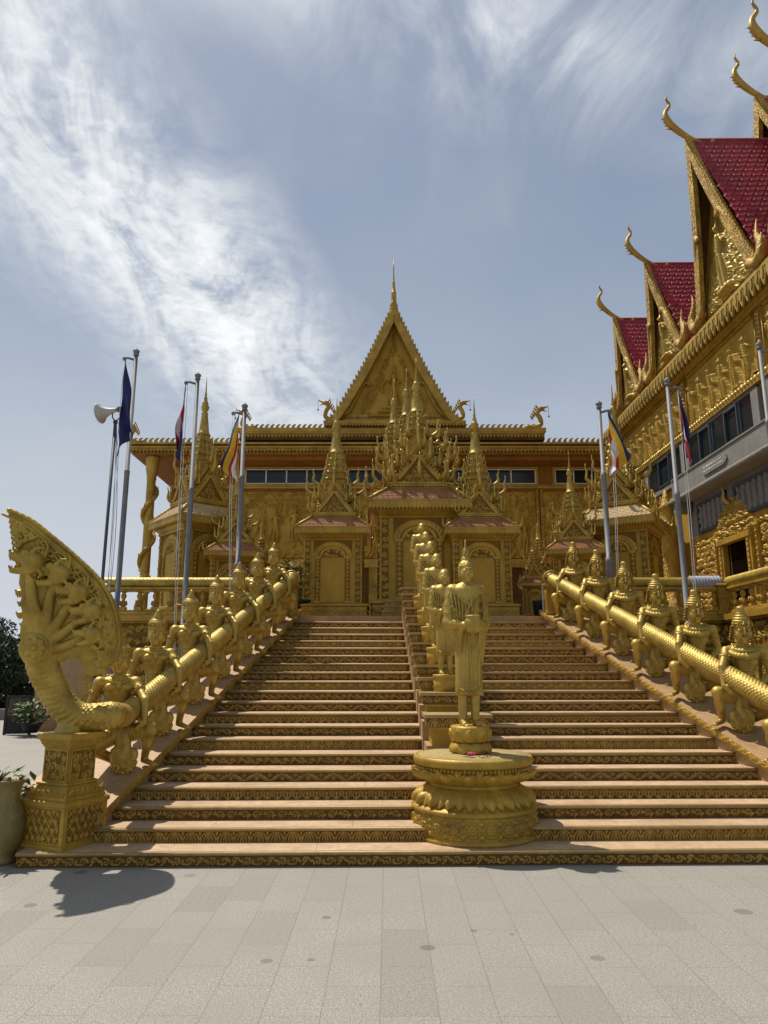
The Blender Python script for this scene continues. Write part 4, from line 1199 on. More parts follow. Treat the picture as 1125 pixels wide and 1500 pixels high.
def naga_mesh():
    sc = Sculpt((-.76, -.34, -.10), (.62, .26, 2.16), .0088)
    x = sc.ax[0][:, None]; z = sc.ax[2][None]
    D2 = polysdf(HP, x, z)
    # hood slab, thicker at the neck than at the tip
    y = sc.ax[1][None, :, None]
    th = (.075 - .028 * np.clip((z - .9) / 1.2, 0, 1))[:, None, :]
    A = D2[:, None, :]; B = np.abs(y) - th
    dd = np.maximum(A, B) * .9 + .012 * 0
    sc.F = np.minimum(sc.F, np.where((A > 0) & (B > 0), np.sqrt(np.clip(A, 0, 9) ** 2 + np.clip(B, 0, 9) ** 2), np.maximum(A, B)))
    # raised rim along the outer back curve
    back = [np2(*p) for p in [(2, 38), (90, 76), (165, 132), (250, 200), (325, 266), (380, 324), (420, 388), (444, 452), (458, 515), (462, 580), (446, 636), (402, 676)]]
    bk = spline(back, 40)
    for i in range(39):
        a, b = bk[i], bk[i + 1]
        sc.cap((a[0], 0, a[1]), (b[0], 0, b[1]), .028, .028, .006, sq=(1, 3.6 - 1.2 * (1 - i / 39), 1))
    ib = spline([(p[0] - .055, p[1] - .045) for p in back], 40)
    for i in range(39): sc.cap((ib[i][0], -.055, ib[i][1]), (ib[i + 1][0], -.055, ib[i + 1][1]), .012, .012, .006, sq=(1, 2.2, 1))
    # curling leaves between rim and necks, both faces
    rn = random.Random(8)
    for k in range(34):
        t = k / 33; i = int(t * 38); b0 = ib[i]
        for row in (0, 1, 2):
            off = .05 + .075 * row
            cx_, cz_ = b0[0] - off * .80 + rn.uniform(-.015, .015), b0[1] - off * .62 + rn.uniform(-.015, .015)
            if row == 2 and k % 2: continue
            R = .034 * rn.uniform(.8, 1.2); a0 = rn.uniform(0, 6.28); dr = rn.choice((-1, 1))
            P = [(cx_ + R * (1 - .8 * q / 6) * math.cos(a0 + dr * q * .95), cz_ + R * (1 - .8 * q / 6) * math.sin(a0 + dr * q * .95)) for q in range(7)]
            if polysdf(HP, np.array([[cx_]]), np.array([[cz_]]))[0, 0] > -.02: continue
            for sd in (-1, 1):
                yy = sd * (.085 + .012 * row) * (1 - .25 * (cz_ > 1.5))
                sc.path([(p[0], yy * 1.0, p[1]) for p in P], .017, .010, .004)
                sc.path([(cx_ + R, yy * .9, cz_), (cx_ + R * 1.7, yy * .9, cz_ + R * .9), (cx_ + R * 1.2, yy * .95, cz_ + R * 1.9)], .016, .004, .004)
    # necks fanning out of the medallion
    mx, mz = np2(150, 600)
    fan = [((150, 500), (118, 400), (110, 300), (105, 265), 1.0, pi - .15, 1.15), ((175, 500), (185, 400), (205, 335), (205, 310), .95, pi - .05, 1.1),
           ((200, 530), (245, 450), (280, 400), (285, 385), .9, pi + .0, 1.05), ((215, 560), (290, 500), (335, 470), (342, 462), .85, pi + .1, 1.0), ((225, 600), (300, 570), (350, 560), (352, 552), .8, pi + .1, .9)]
    for a, b, c, d, w_, ang, hs in fan:
        for sd in ((-1,) if True else (-1, 1)):
            P = spline([np2(150, 600), np2(*a), np2(*b), np2(*c), np2(*d)], 76)
            for i in range(75):
                t = i / 75; r = .050 * w_ * (1 - .25 * t)
                rr = r + (.010, .006, .001, -.006)[i % 4]
                sc.cap((P[i][0], -.07 - .03 * t, P[i][1]), (P[i + 1][0], -.07 - .03 * t, P[i + 1][1]), rr, rr, .0015)
            serpent_head(sc, d[0], d[1], ang, hs * 1.65, -.135)
    for (cx, cy, ang, hs) in ((85, 250, pi - .1, 1.2), (92, 392, pi + .05, 1.1), (100, 475, pi + .15, 1.05)): serpent_head(sc, cx + 18, cy, ang, hs * 1.35, .02)
    # the leading ridge of small flames at the tip
    for k in range(9):
        x0, z0 = np2(10 + k * 4, 70 + k * 22)
        sc.path([(x0, 0, z0), (x0 - .025, 0, z0 + .02), (x0 - .028, 0, z0 + .05)], .016, .004, .008)
    # chest: belly plates curving down to the pedestal
    spine = spline([np2(150, 560), np2(160, 650), np2(185, 720), np2(230, 800), np2(290, 862), np2(360, 880), np2(440, 868)], 60)
    for i in range(59):
        t = i / 59; r = (.150 - .035 * t) if t < .8 else .122
        sc.cap((spine[i][0], 0, spine[i][1]), (spine[i + 1][0], 0, spine[i + 1][1]), r, r, .012, sq=(1, .82, 1))
    nrm = np.gradient(spine, axis=0); nrm /= np.linalg.norm(nrm, axis=1)[:, None]; lf = np.stack([-nrm[:, 1], nrm[:, 0]], 1)
    cum = np.concatenate([[0], np.cumsum(np.linalg.norm(np.diff(spine, axis=0), axis=1))])
    # arc length and side offset of every column of the grid -> breast plates outside, scales inside, a beaded seam between
    Xg, Zg = np.broadcast_arrays(x, z)
    d2 = (Xg[..., None] - spine[:, 0]) ** 2 + (Zg[..., None] - spine[:, 1]) ** 2
    ii = d2.argmin(-1); sarc = cum[ii] + (Xg - spine[ii, 0]) * nrm[ii, 0] + (Zg - spine[ii, 1]) * nrm[ii, 1]
    off = (Xg - spine[ii, 0]) * lf[ii, 0] + (Zg - spine[ii, 1]) * lf[ii, 1]     # >0 towards the inside of the curve
    near = (np.sqrt(d2.min(-1)) < .19) & (Zg < .80) & (sarc > .10)
    rr_ = .150 - .035 * ii / 59
    q_ = off / rr_
    saw = np.mod((sarc - .018 * np.cos(q_ * 4)) / .052, 1)
    plates = np.where(q_ < .12, -.013 * saw ** 2 + .004, 0)
    a_ = np.mod(sarc / .04 + q_ * 3, 1); b_ = np.mod(sarc / .04 - q_ * 3, 1)
    scl = np.where(q_ > .42, -.012 * np.sqrt(a_ * b_) + .003, 0)
    seam = np.where((q_ >= .12) & (q_ <= .42), -.010 * (np.cos((q_ - .27) / .075 * 2 * pi) > 0) * (.6 + .4 * np.cos(sarc * 2 * pi / .022) * (np.abs(q_ - .27) < .06)), 0)
    disp = np.where(near, plates + scl + seam, 0)[:, None, :]
    sc.F += disp
    # flower medallion
    for sd in (-1,):
        cx_, cz_ = np2(145, 600); yy = -.118
        sc.ell((cx_, -.05, cz_), (.158, .140, .175), .006)
        for R, r in ((.140, .011), (.118, .008), (.050, .010)):
            sc.torus((cx_, -.05 - .142 * math.sqrt(max(.03, 1 - (R / .162) ** 2)), cz_), R, r * 1.15, .004, axis=(0, 1, 0))
        for k in range(8):
            a = k * pi / 4; sc.ell((cx_ + .078 * math.cos(a), -.176, cz_ + .078 * math.sin(a)), (.030, .020, .030), .004)
        sc.ell((cx_, -.194, cz_), (.026, .024, .026), .004)
        for k in range(34):
            a = k * 2 * pi / 34; sc.ell((cx_ + .127 * math.cos(a), -.138, cz_ + .127 * math.sin(a)), (.009,) * 3, .002)
    # curled inner end of the hood
    P = spline([np2(405, 690), np2(350, 700), np2(325, 670), np2(345, 640), np2(375, 655), np2(365, 675)], 20)
    sc.path([(p[0], -.05, p[1]) for p in P], .026, .010, .006, sq=(1, 1.6, 1))
    sc.path([(p[0], .05, p[1]) for p in P], .026, .010, .006, sq=(1, 1.6, 1))
    # foot that sits on the pedestal
    sc.cap((-.02, 0, .0), (-.02, 0, .06), .13, .10, .02)
    V, F = sc.mesh()
    h_ = np.clip(V[:, 2], 0, 3)
    V[:, 1] -= .30 * np.clip(V[:, 2] - .35, 0, 3)          # the hood leans out over the plaza
    V[:, 0] *= 1 - .055 * h_; V[:, 2] *= 1 - .030 * h_
    return MB().add(V, F, 'gold_scales', None, True)


PX, PY, PZ = -2.935, 7.02, 1.03
NYAW = rad(14)
PX += .02; PZ += .05
ng = thing('serpent_statue', 'great gold seven headed serpent with tall curved hood rearing over the left newel', 'statue', (PX, PY, PZ), NYAW)
naga_mesh().build('hood', ng)
q = MB()
st_ = Matrix.Translation((PX, PY, PZ)) @ RZ(NYAW)
a0 = st_ @ Vector((.10, 0, .135)); a1 = st_ @ Vector((.34, .02, .145))
ctrl = [tuple(a0), tuple(a1), (TL(7.55), 7.55, TZ(7.55) + .02)] + [(TL(Y), Y, TZ(Y)) for Y in np.linspace(7.9, 13.2, 12)]
scale_tube(q, spline(ctrl, 120), .105, pitch=.052, ncol=13, nv=104, amp=.015, step=.0085)
o = q.build('body', ng); o.matrix_parent_inverse = st_.inverted()
q = MB()
sn = Sculpt((TL(13.2) - .25, 13.0, 3.1), (TL(13.2) + .25, 13.5, 3.6), .011); sn.ell((TL(13.2), 13.22, TZ(13.2)), (.14, .13, .14), .01); sn.torus((TL(13.2), 13.12, TZ(13.2)), .125, .02, .01, axis=(0, 1, .3))
o = sculpt_mb(sn, 'gold_scales').build('tail', ng); o.matrix_parent_inverse = st_.inverted()

# ---- pedestal under the serpent
pd = thing('serpent_pedestal', 'carved square gold newel pedestal with dark red plaque under the left serpent', 'pedestal', (-2.885, 6.98, .125), rad(-24), scale=(.87, .87, 1.04))
q = MB()
q.sq([(.30, 0), (.30, .03), (.285, .035), (.285, .33), (.30, .335), (.30, .37), (.27, .385), (.265, .40)], (0, 0, 0), 'gold_paint')
q.sq([(.178, .50), (.178, .80)], (0, 0, 0), 'gold_paint'); q.sq([(.185, .80), (.195, .82), (.205, .83)], (0, 0, 0)); q.sq([(.232, .865), (.236, .87), (.236, .915), (.22, .92)], (0, 0, 0)); q.sq([(.19, .49), (.215, .495), (.215, .51), (.19, .52)], (0, 0, 0))
q.sq([(.262, .40), (.255, .43), (.215, .46), (.205, .49)], (0, 0, 0)); q.sq([(.195, .82), (.20, .83), (.22, .862), (.22, .866)], (0, 0, 0))
q.build('body', pd)
for k in range(4):
    M = RZ(k * pi / 2)
    p = MB(); r = Relief(.46, .26, .009)
    for i in range(-3, 6):
        r.stroke([(i * .1, 0), (i * .1 + .26, .26)], .006, .006, .008); r.stroke([(i * .1, .26), (i * .1 + .26, 0)], .006, .006, .008)
    for i in range(6):
        for j in range(4): r.rosette(.04 + i * .075 + (j % 2) * .0375, .03 + j * .07, .026, 5, .012)
    r.mesh(p, M @ T(-.23, -.286, .05), 'gold_paint', 1.4); p.build('base_panel', pd)
    p = MB(); r = Relief(.30, .24, .008); r.foliage(k + 3, .075, .014); r.mesh(p, M @ T(-.15, -.179, .53), 'gold_paint', 1.3)
    for x0, x1, z0, z1 in ((-.165, -.15, .52, .785), (.15, .165, .52, .785), (-.15, .15, .52, .532), (-.15, .15, .773, .785)): p.bx(x0, x1, -.191, -.177, z0, z1, 'gold_paint', M)
    if k != 3: p.build('carved_panel', pd)
    p = MB(); strip(p, 0, .40, .045, .008, M @ T(-.20, -.205, .822) @ RX(rad(-20)), 'gold_paint', 1.2)
    for i in range(7):
        p.merge(MB().prism([(-.03, 0), (-.034, .03), (0, .075), (.034, .03), (.03, 0)], .02, 'gold_paint'), M @ T(-.20 + i * .0667, -.262 + .0, .405) @ RX(rad(32)))
    for i in range(22): p.lathe([(.001, -.007), (.007, 0), (.001, .007)], 6, (0, 0, 0), 'gold_paint', M @ T(-.178 + i * .017, -.187, .806))
    p.build('moulding', pd)
M = RZ(3 * pi / 2)
p = MB(); p.bx(-.13, .13, -.194, -.179, .525, .77, 'plaque_red', M)
rn = random.Random(3)
o = p.build('plaque', pd)
p = MB()
for r_ in range(6):
    x = -.11
    while x < .10:
        w_ = rn.uniform(.008, .018); p.bx(x, x + w_, -.1965, -.1942, .745 - r_ * .036 - .006, .745 - r_ * .036 + .006 * rn.uniform(.4, 1), 'gold_paint', M); x += w_ + rn.uniform(.004, .008)
p.build('inscription', o)
p = MB(); p.bx(-.035, .035, -.24, -.19, .47, .53, 'gold_paint', RZ(3 * pi / 2) @ T(-.19, 0, 0)); p.build('bracket', pd)
# ================================================================== ORNAMENT KIT
def horn(mb, p, a, h, r=None, mat='gold_statue', n=9, sides=6):
    """upcurling flame finial at p leaning out in direction a"""
    r = r or h * .09
    c, s_ = math.cos(a), math.sin(a)
    P = [(0, 0), (.26, .10), (.44, .34), (.38, .62), (.46, .84), (.44, 1.05)]
    pts = spline([(p[0] + c * q * h, p[1] + s_ * q * h, p[2] + z * h) for q, z in P], n)
    rr = np.interp(np.linspace(0, 1, n), [0, .25, .5, .75, 1], [r, r * 1.15, r * .8, r * .45, r * .08])
    mb.tube(pts, rr, sides, mat)


def teeth(mb, x0, x1, y, z, w, h, mat='gold_paint', M=None, d=.02, tip=-1):
    n = max(1, round((x1 - x0) / w)); w = (x1 - x0) / n
    b = MB().prism([(-w * .46, 0), (-w * .46, tip * h * .45), (-w * .2, tip * h * .72), (0, tip * h), (w * .2, tip * h * .72), (w * .46, tip * h * .45), (w * .46, 0)], d, mat)
    for k in range(n):
        Q = T(x0 + w * (k + .5), y, z); mb.merge(b, M @ Q if M is not None else Q)


def tiled(mb, A, B, C, D_, rows, cols, amp, mat, shape='fish', ru=6, rv=5):
    """patch A-B (eave) to D-C (top) covered with overlapping tiles"""
    A, B, C, D_ = [np.array(q, float) for q in (A, B, C, D_)]
    nu, nv = cols * ru + 1, rows * rv + 1
    u = np.linspace(0, 1, nu)[:, None]; v = np.linspace(0, 1, nv)[None]
    P = ((A[None, None] * (1 - u[..., None]) + B * u[..., None]) * (1 - v[..., None]) + (D_ * (1 - u[..., None]) + C * u[..., None]) * v[..., None])
    N = np.cross(B - A, D_ - A); N = N / np.linalg.norm(N)
    cu = u * cols; rvv = v * rows; row = np.floor(rvv - 1e-9)
    q = np.mod(cu + .5 * np.mod(row, 2), 1) - .5
    f = rvv - row
    if shape == 'fish': e = np.clip(f - .0 - .55 * (np.abs(q) * 2) ** 2.2 * .8, -.3, 1); H = np.where(e < 0, .15, 1 - .75 * e)
    else: H = (1 - .8 * f) * (.75 + .25 * (np.abs(q) < .42))
    P = P + N * (H * amp)[..., None]
    mb.grid(P, mat, smooth=False)


def tri_relief(mb, half, h, M, seed, mat='gold_carved', res=.02, cell=.1, amp=.02, figure=False, curve=1.0):
    r = Relief(2 * half, h, res)
    ins = lambda x, y: abs(x - half) < half * (1 - y / h) * .92
    r.foliage(seed, cell, amp, ins)
    if figure: r.H *= .7; r.apsara(half, h * .06, h * .52, seed, amp * 2.2); r.stroke([(half - .2 * half, h * .05), (half + .2 * half, h * .05)], .03 * h, .03 * h, amp * 2)
    X, Z = np.meshgrid(r.X, r.Y, indexing='ij')
    s_ = np.clip(1 - Z / h, .002, 1)
    P = np.stack([(X - half) * s_ + 0, -r.H * np.clip(s_ * 6, 0, 1), Z], -1)
    mb.grid(P, mat, M, True)
    if not figure: mb.add([(-half, -.005, 0), (half, -.005, 0), (0, -.005, h)], [(0, 1, 2)], 'gold_recess_shade', M)  # darker triangle behind the foliage, shade of the hollows painted in


def bargeboards(mb, half, h, w, d, M, mat='gold_paint', crest=0., tw=.06, dip=.06):
    """two curved boards meeting at the apex, with a crest of small flames"""
    out = spline([(half, 0), (half * .78, h * (.20 - dip * .2)), (half * .42, h * (.56 - dip * .3)), (0, h)], 14)
    for s_ in (-1, 1):
        top = [(s_ * x, z) for x, z in out]
        nrm = np.gradient(out, axis=0); nrm /= np.linalg.norm(nrm, axis=1)[:, None]
        low = [(s_ * (x + n_[1] * -w), z + n_[0] * w) for (x, z), n_ in zip(out, nrm)]
        low = [(s_ * max(0., s_ * x), z) for x, z in low]
        n = len(top); V = []
        for y in (0, d): V += [(x, y, z) for x, z in top] + [(x, y, z) for x, z in low]
        F = []
        for i in range(n - 1):
            a, b, c, e = i, i + 1, n + i + 1, n + i
            F += [(a, b, c, e), (2 * n + a, 2 * n + e, 2 * n + c, 2 * n + b), (a, 2 * n + a, 2 * n + b, b), (e, c, 2 * n + c, 2 * n + e)]
        F += [(0, n, 3 * n, 2 * n)]
        if s_ < 0: F = [f[::-1] for f in F]
        mb.add(V, [f[::-1] for f in F], mat, M)
        if crest:
            seg = np.linalg.norm(np.diff(out, axis=0), axis=1); cum = np.concatenate([[0], np.cumsum(seg)])
            m_ = int(cum[-1] / tw)
            for k in range(m_):
                t = (k + .6) * cum[-1] / (m_ + .3); x = np.interp(t, cum, out[:, 0]); z = np.interp(t, cum, out[:, 1])
                nx = np.interp(t, cum, -nrm[:, 1] * -1); nz = np.interp(t, cum, -nrm[:, 0])
                o_ = Vector((abs(nx), 0, abs(nz))).normalized()
                mb.prism([(s_ * (x - tw * .1), z - tw * .55), (s_ * (x + o_.x * crest * .7 + .01), z + o_.z * crest * .5 - tw * .1), (s_ * (x + o_.x * crest * .75), z + o_.z * crest * .8 + crest * .65), (s_ * (x - tw * .35), z + tw * .45)], d * .6, mat, M, d * .2)


def spire(mb, z0, s_, mat='gold_statue', c=(0, 0)):
    """square tapering tower with ring tiers, bulb and needle; s_ = scale"""
    C = (c[0], c[1], z0)
    pr = []; w = .20
    for k in range(5):
        z = k * .13; pr += [(w, z), (w * 1.12, z + .02), (w * .95, z + .05), (w * .86, z + .09), (w * .98, z + .12)]; w *= .87
    pr = [(a * s_, b * s_) for a, b in pr]
    mb.sq(pr, C, mat)
    top = .65
    mb.lathe([(a * s_, (b + top) * s_) for a, b in [(.13, 0), (.145, .02), (.115, .05), (.10, .12), (.085, .26), (.062, .40), (.075, .42), (.055, .44), (.05, .47), (.075, .50), (.085, .55), (.06, .60), (.07, .62), (.05, .65), (.035, .70), (.04, .71), (.022, .76), (.026, .78), (.014, .86), (.016, .88), (.007, 1.05), (.002, 1.18)]], 10, C, mat)
    for k in range(5):
        ww = .20 * .87 ** k
        for q in range(4):
            a = q * pi / 2
            for da, ht, o in ((0, .17, .98), (pi / 4, .15, 1.32)):
                horn(mb, (C[0] + math.cos(a + da) * ww * s_ * o, C[1] + math.sin(a + da) * ww * s_ * o, z0 + k * .13 * s_), a + da, ht * s_ * (1 - .08 * k), .022 * s_, 'gold_statue', 6, 5)
    for q in range(4):
        a = q * pi / 2 + pi / 4
        mb.lathe([(.001, 0), (.03 * s_, .03 * s_), (.022 * s_, .08 * s_), (.001, .12 * s_)], 6, (C[0] + .05 * s_ * math.cos(a), C[1] + .05 * s_ * math.sin(a), z0 + 1.12 * s_), mat)


def pavilion(name, label, loc, rz, sc, seed, tile='terracotta', big=False, group=None, a=.55, spz=1.0):
    t = thing(name, label, 'shrine', loc, rz, group, sc)
    q = MB(); q.sq([(a + .16, 0), (a + .16, .035), (a + .12, .05), (a + .12, .20), (a + .15, .22), (a + .15, .255), (a + .06, .275)], (0, 0, 0), 'gold_paint')
    for k in range(4): strip(q, 1, 2 * (a + .11), .12, .014, RZ(k * pi / 2) @ T(-(a + .11), -(a + .121), .065), 'gold_paint', 1.4)
    q.build('plinth', t)
    wl = MB().bx(-a, a, -a, a, .27, 1.66, 'gold_wall').build('wall', t)
    for k in range(4):
        M = RZ(k * pi / 2)
        d = MB(); d.bx(-a * .42, a * .42, -(a + .012), -a + .01, .30, 1.16, 'gold_wall', M); d.build('false_door', t)
        f = MB()
        for s_ in (-1, 1):
            x = s_ * a * .53
            r = Relief(.085, .84, .012)
            for j in range(11): r.rosette(.0425, .04 + j * .076, .032, 6, .014)
            f.bx(x - .05, x + .05, -(a + .03), -a, .28, .33, 'gold_paint', M); f.bx(x - .055, x + .055, -(a + .035), -a, 1.15, 1.20, 'gold_paint', M)
            f.bx(x - .043, x + .043, -(a + .02), -a + .001, .331, 1.149, 'gold_paint', M)
            r.mesh(f, M @ T(x - .0425, -(a + .0205), .32), 'gold_paint')
        W_ = a * 1.36; r = Relief(W_, .34, .012)
        for R, hh, w_ in ((.95, .018, .024), (.80, .012, .018), (.62, .020, .026)):
            an = np.linspace(0, pi, 26); r.stroke(np.stack([W_ / 2 + W_ / 2 * R * np.cos(an), .01 + .27 * R * 1.08 * np.sin(an)], 1), w_, w_, hh)
        for j in range(13):
            an = pi * (j + .5) / 13; r.dot(W_ / 2 + W_ / 2 * .88 * math.cos(an), .01 + .28 * .95 * math.sin(an), .022, .022)
        fr = Relief(W_, .34, .012); fr.foliage(seed + k, .075, .014, lambda x, y: ((x - W_ / 2) / (W_ / 2 * .55)) ** 2 + (y / .17) ** 2 < 1)
        r.H = np.maximum(r.H, fr.H); r.mesh(f, M @ T(-W_ / 2, -(a + .008), 1.19), 'gold_paint', 1.3)
        f.build('door_arch', t)
        for s_ in (-1, 1):
            p = MB(); x = s_ * (a - .06)
            r = Relief(.10, 1.22, .013)
            for j in range(10): r.spiral(.05, .06 + j * .12, .042, j, 1.2, (-1) ** j, .009, .016)
            p.bx(x - .062, x + .062, -(a + .022), -a, .281, 1.56, 'gold_paint', M); r.mesh(p, M @ T(x - .05, -(a + .0225), .30), 'gold_paint')
            p.build('pilaster', t)
    e = a + .185
    c = MB(); c.sq([(a + .03, 1.52), (a + .05, 1.545), (a + .03, 1.57), (a + .09, 1.62), (a + .09, 1.66)], (0, 0, 0), 'gold_paint')
    c.sq([(a + .02, 1.645), (e - .01, 1.645), (e, 1.66), (e, 1.735), (e + .015, 1.745), (e + .015, 1.765)], (0, 0, 0), 'gold_paint')
    for k in range(4):
        M = RZ(k * pi / 2); teeth(c, -e, e, -(e + .012), 1.70, .052, .085, 'gold_paint', M); strip(c, 2, 2 * e, .04, .014, M @ T(-e, -(e + .001), 1.70), 'gold_paint')
    c.build('eave', t)
    u = .42 * a / .55
    r_ = MB()
    for k in range(4):
        M = np.array(RZ(k * pi / 2)); tr = lambda x, y, z: M[:3, :3] @ np.array([x, y, z])
        tiled(r_, tr(-e, -e, 1.765), tr(e, -e, 1.765), tr(u, -u, 2.02), tr(-u, -u, 2.02), 7, 18, .020, tile, 'flat', 4, 4)
    r_.sq([(e - .02, 1.76), (u - .02, 2.01)], (0, 0, 0), tile)
    rf = r_.build('roof', t)
    for k in range(4):
        h_ = MB(); an = k * pi / 2 + pi / 4; s2 = math.sqrt(2)
        h_.tube([(e * s2 * math.cos(an), e * s2 * math.sin(an), 1.77), ((e + u) / 2 * s2 * math.cos(an), (e + u) / 2 * s2 * math.sin(an), 1.91), (u * s2 * math.cos(an), u * s2 * math.sin(an), 2.04)], .028, 6, 'gold_paint')
        horn(h_, (e * s2 * math.cos(an) * .97, e * s2 * math.sin(an) * .97, 1.765), an, .20, .024)
        for j in range(4):
            f_ = 1 - j * .12; horn(h_, (e * s2 * math.cos(an) * f_, e * s2 * math.sin(an) * f_, 1.775 + j * .03), an, .10, .014, sides=5)
        h_.build('hip_ornament', rf)
    b_ = MB(); b_.sq([(u + .01, 2.0), (u + .01, 2.03), (u - .02, 2.04), (u - .02, 2.07), (u + .03, 2.085), (u + .03, 2.11)], (0, 0, 0), 'gold_paint')
    for k in range(4): teeth(b_, -u, u, -(u + .025), 2.08, .045, .05, 'gold_paint', RZ(k * pi / 2))
    b_.build('upper_cornice', t)
    core = MB().sq([(u * .62, 2.1), (u * .62, 2.5), (.26, 2.62), (.22, 2.85)], (0, 0, 0), 'gold_carved'); core.build('tower_base', t)
    tiers = [(.385, .50, 2.11, .0), (.30, .42, 2.40, .0)] if not big else [(.385, .50, 2.11, 0), (.33, .46, 2.36, 0), (.25, .40, 2.62, 0)]
    for ti, (hf, gh, z, _) in enumerate(tiers):
        hf *= a / .55
        for k in range(4):
            M = RZ(k * pi / 2) @ T(0, -u * (1.02 - .26 * ti), z)
            g = MB(); tri_relief(g, hf * .86, gh * .86, M @ T(0, .03, .0), seed + k + ti * 7, 'gold_paint', .014, .07, .016)
            g.bx(-hf, hf, -.01, .06, -.012, .012, 'gold_paint', M)
            bargeboards(g, hf, gh, .05, .05, M, 'gold_paint', .045, .055)
            go = g.build('gable', t)
            rr = MB(); Ma = np.array(M); tr = lambda x, y, zz: Ma[:3, :3] @ np.array([x, y, zz]) + Ma[:3, 3]
            dp = u * (1.02 - .26 * ti) - .05
            tiled(rr, tr(hf, .05, .01), tr(hf * .6, dp, .01), tr(0, dp, gh * .94), tr(0, .05, gh * .94), 7, 6, .022, 'gold_statue', 'flat', 3, 4)
            tiled(rr, tr(-hf * .6, dp, .01), tr(-hf, .05, .01), tr(0, .05, gh * .94), tr(0, dp, gh * .94), 7, 6, .022, 'gold_statue', 'flat', 3, 4)
            rr.build('gable_roof', go)
            hn = MB(); an = k * pi / 2 - pi / 2
            ax = np.array(M) @ np.array([0, 0, gh, 1]); horn(hn, ax[:3] - np.array([0, 0, .02]), an, .40 - .06 * ti, .034)
            for s_ in (-1, 1):
                ep = np.array(M) @ np.array([s_ * hf, .02, .02, 1]); horn(hn, ep[:3], an + s_ * pi / 2 * .92, .30 - .04 * ti, .030)
                ep = np.array(M) @ np.array([s_ * hf * .5, .02, gh * .52, 1]); horn(hn, ep[:3], an + s_ * pi / 2 * .7, .15, .018)
            hn.build('flame_finial', go)
    sp = MB(); spire(sp, 2.72 if not big else 2.84, spz if not big else .84)
    if big:
        fh = MB()
        for ti, (R_, z_, h_, n_) in enumerate(((.62, 2.12, .36, 12), (.50, 2.42, .33, 12), (.40, 2.68, .28, 9), (.28, 2.92, .22, 8))):
            for q_ in range(n_):
                a_ = (q_ + .5 * (ti % 2)) * 2 * pi / n_; horn(fh, (R_ * math.cos(a_), R_ * math.sin(a_), z_), a_, h_, .03 - .002 * ti)
        fh.build('flame_cluster', t)
    sp.build('spire', t)
    if big:
        for (x, y, s_, z) in ((-.34, .62, .72, 2.95), (-.14, .45, .76, 3.0)):
            s2 = MB(); spire(s2, z, s_, c=(x, y)); s2.sq([(.2, 2.1), (.18, z)], (x, y, 0), 'gold_carved'); s2.build('rear_spire', t)
    return t


GP = 'small gold shrines along the terrace'
pv = pavilion('shrine', 'small gold spired shrine just left of the central shrine, above the stair head', (-1.0, 14.55, 2.61), 0, (1, 1, .99), 11, group=GP, spz=1.13)
o = copy_tree(pv); o.location = (1.92, 14.6, 2.61); o['label'] = 'small gold spired shrine just right of the central shrine, behind the Buddha'
pc_ = pavilion('shrine', 'largest gold shrine on the stair axis with a cluster of flame horned gables and spires', (.72, 15.15, 2.61), 0, (1.42, 1.38, 1.34), 23, big=True, group=GP)
pavilion('shrine', 'tall gold corner shrine seen edge on behind the left flagpoles', (-4.15, 15.9, 2.61), rad(40), (1.1, 1.1, 1.27), 37, tile='pale_tile', group=GP)
pavilion('shrine', 'tall gold corner shrine seen edge on behind the right flagpoles', (5.25, 15.7, 2.61), rad(-32), (1.18, 1.18, 1.22), 51, tile='pale_tile', group=GP)
o = pavilion('shrine', 'low gold shrine between the right small shrine and the right corner shrine', (3.98, 15.0, 2.61), rad(-10), (.82, .82, .80), 61, group=GP)
o2 = copy_tree(o); o2.location = (-3.2, 15.3, 2.61); o2.rotation_euler = (0, 0, rad(12)); o2['label'] = 'low gold shrine half hidden between the left corner shrine and the striped flag'
o3 = copy_tree(o); o3.location = (3.75, 17.3, 2.61); o3.scale = (.62, .62, .62); o3['label'] = 'smallest gold shrine set far back at the foot of the temple wall on the right'
o4 = copy_tree(o3); o4.location = (-2.95, 17.3, 2.61); o4['label'] = 'smallest gold shrine set far back at the foot of the temple wall on the left'
o5 = copy_tree(o); o5.location = (3.1, 14.9, 2.61); o5.scale = (.42, .42, .42); o5['label'] = 'tiny roofed gold shrine beside the bins at the top right of the stairs'

q = MB()
for k in range(3):
    q.bx(-.30 + .03 * k, .62, -.33 + .13 * k, .9, .11 * k, .11 * k + .11, 'gold_paint'); q.bx(-.32 + .03 * k, .64, -.35 + .13 * k, .9, .11 * k + .085, .11 * k + .113, 'nosing')
    strip(q, 0, .92, .075, .012, T(-.30 + .03 * k, -.331 + .13 * k, .11 * k + .005), 'frieze_gold', 1.3)
o = q.build('shrine_steps'); o.location = (.25, 14.0, 2.608)
tag(o, 'three narrow carved gold steps leading up to the largest central shrine', 'steps')

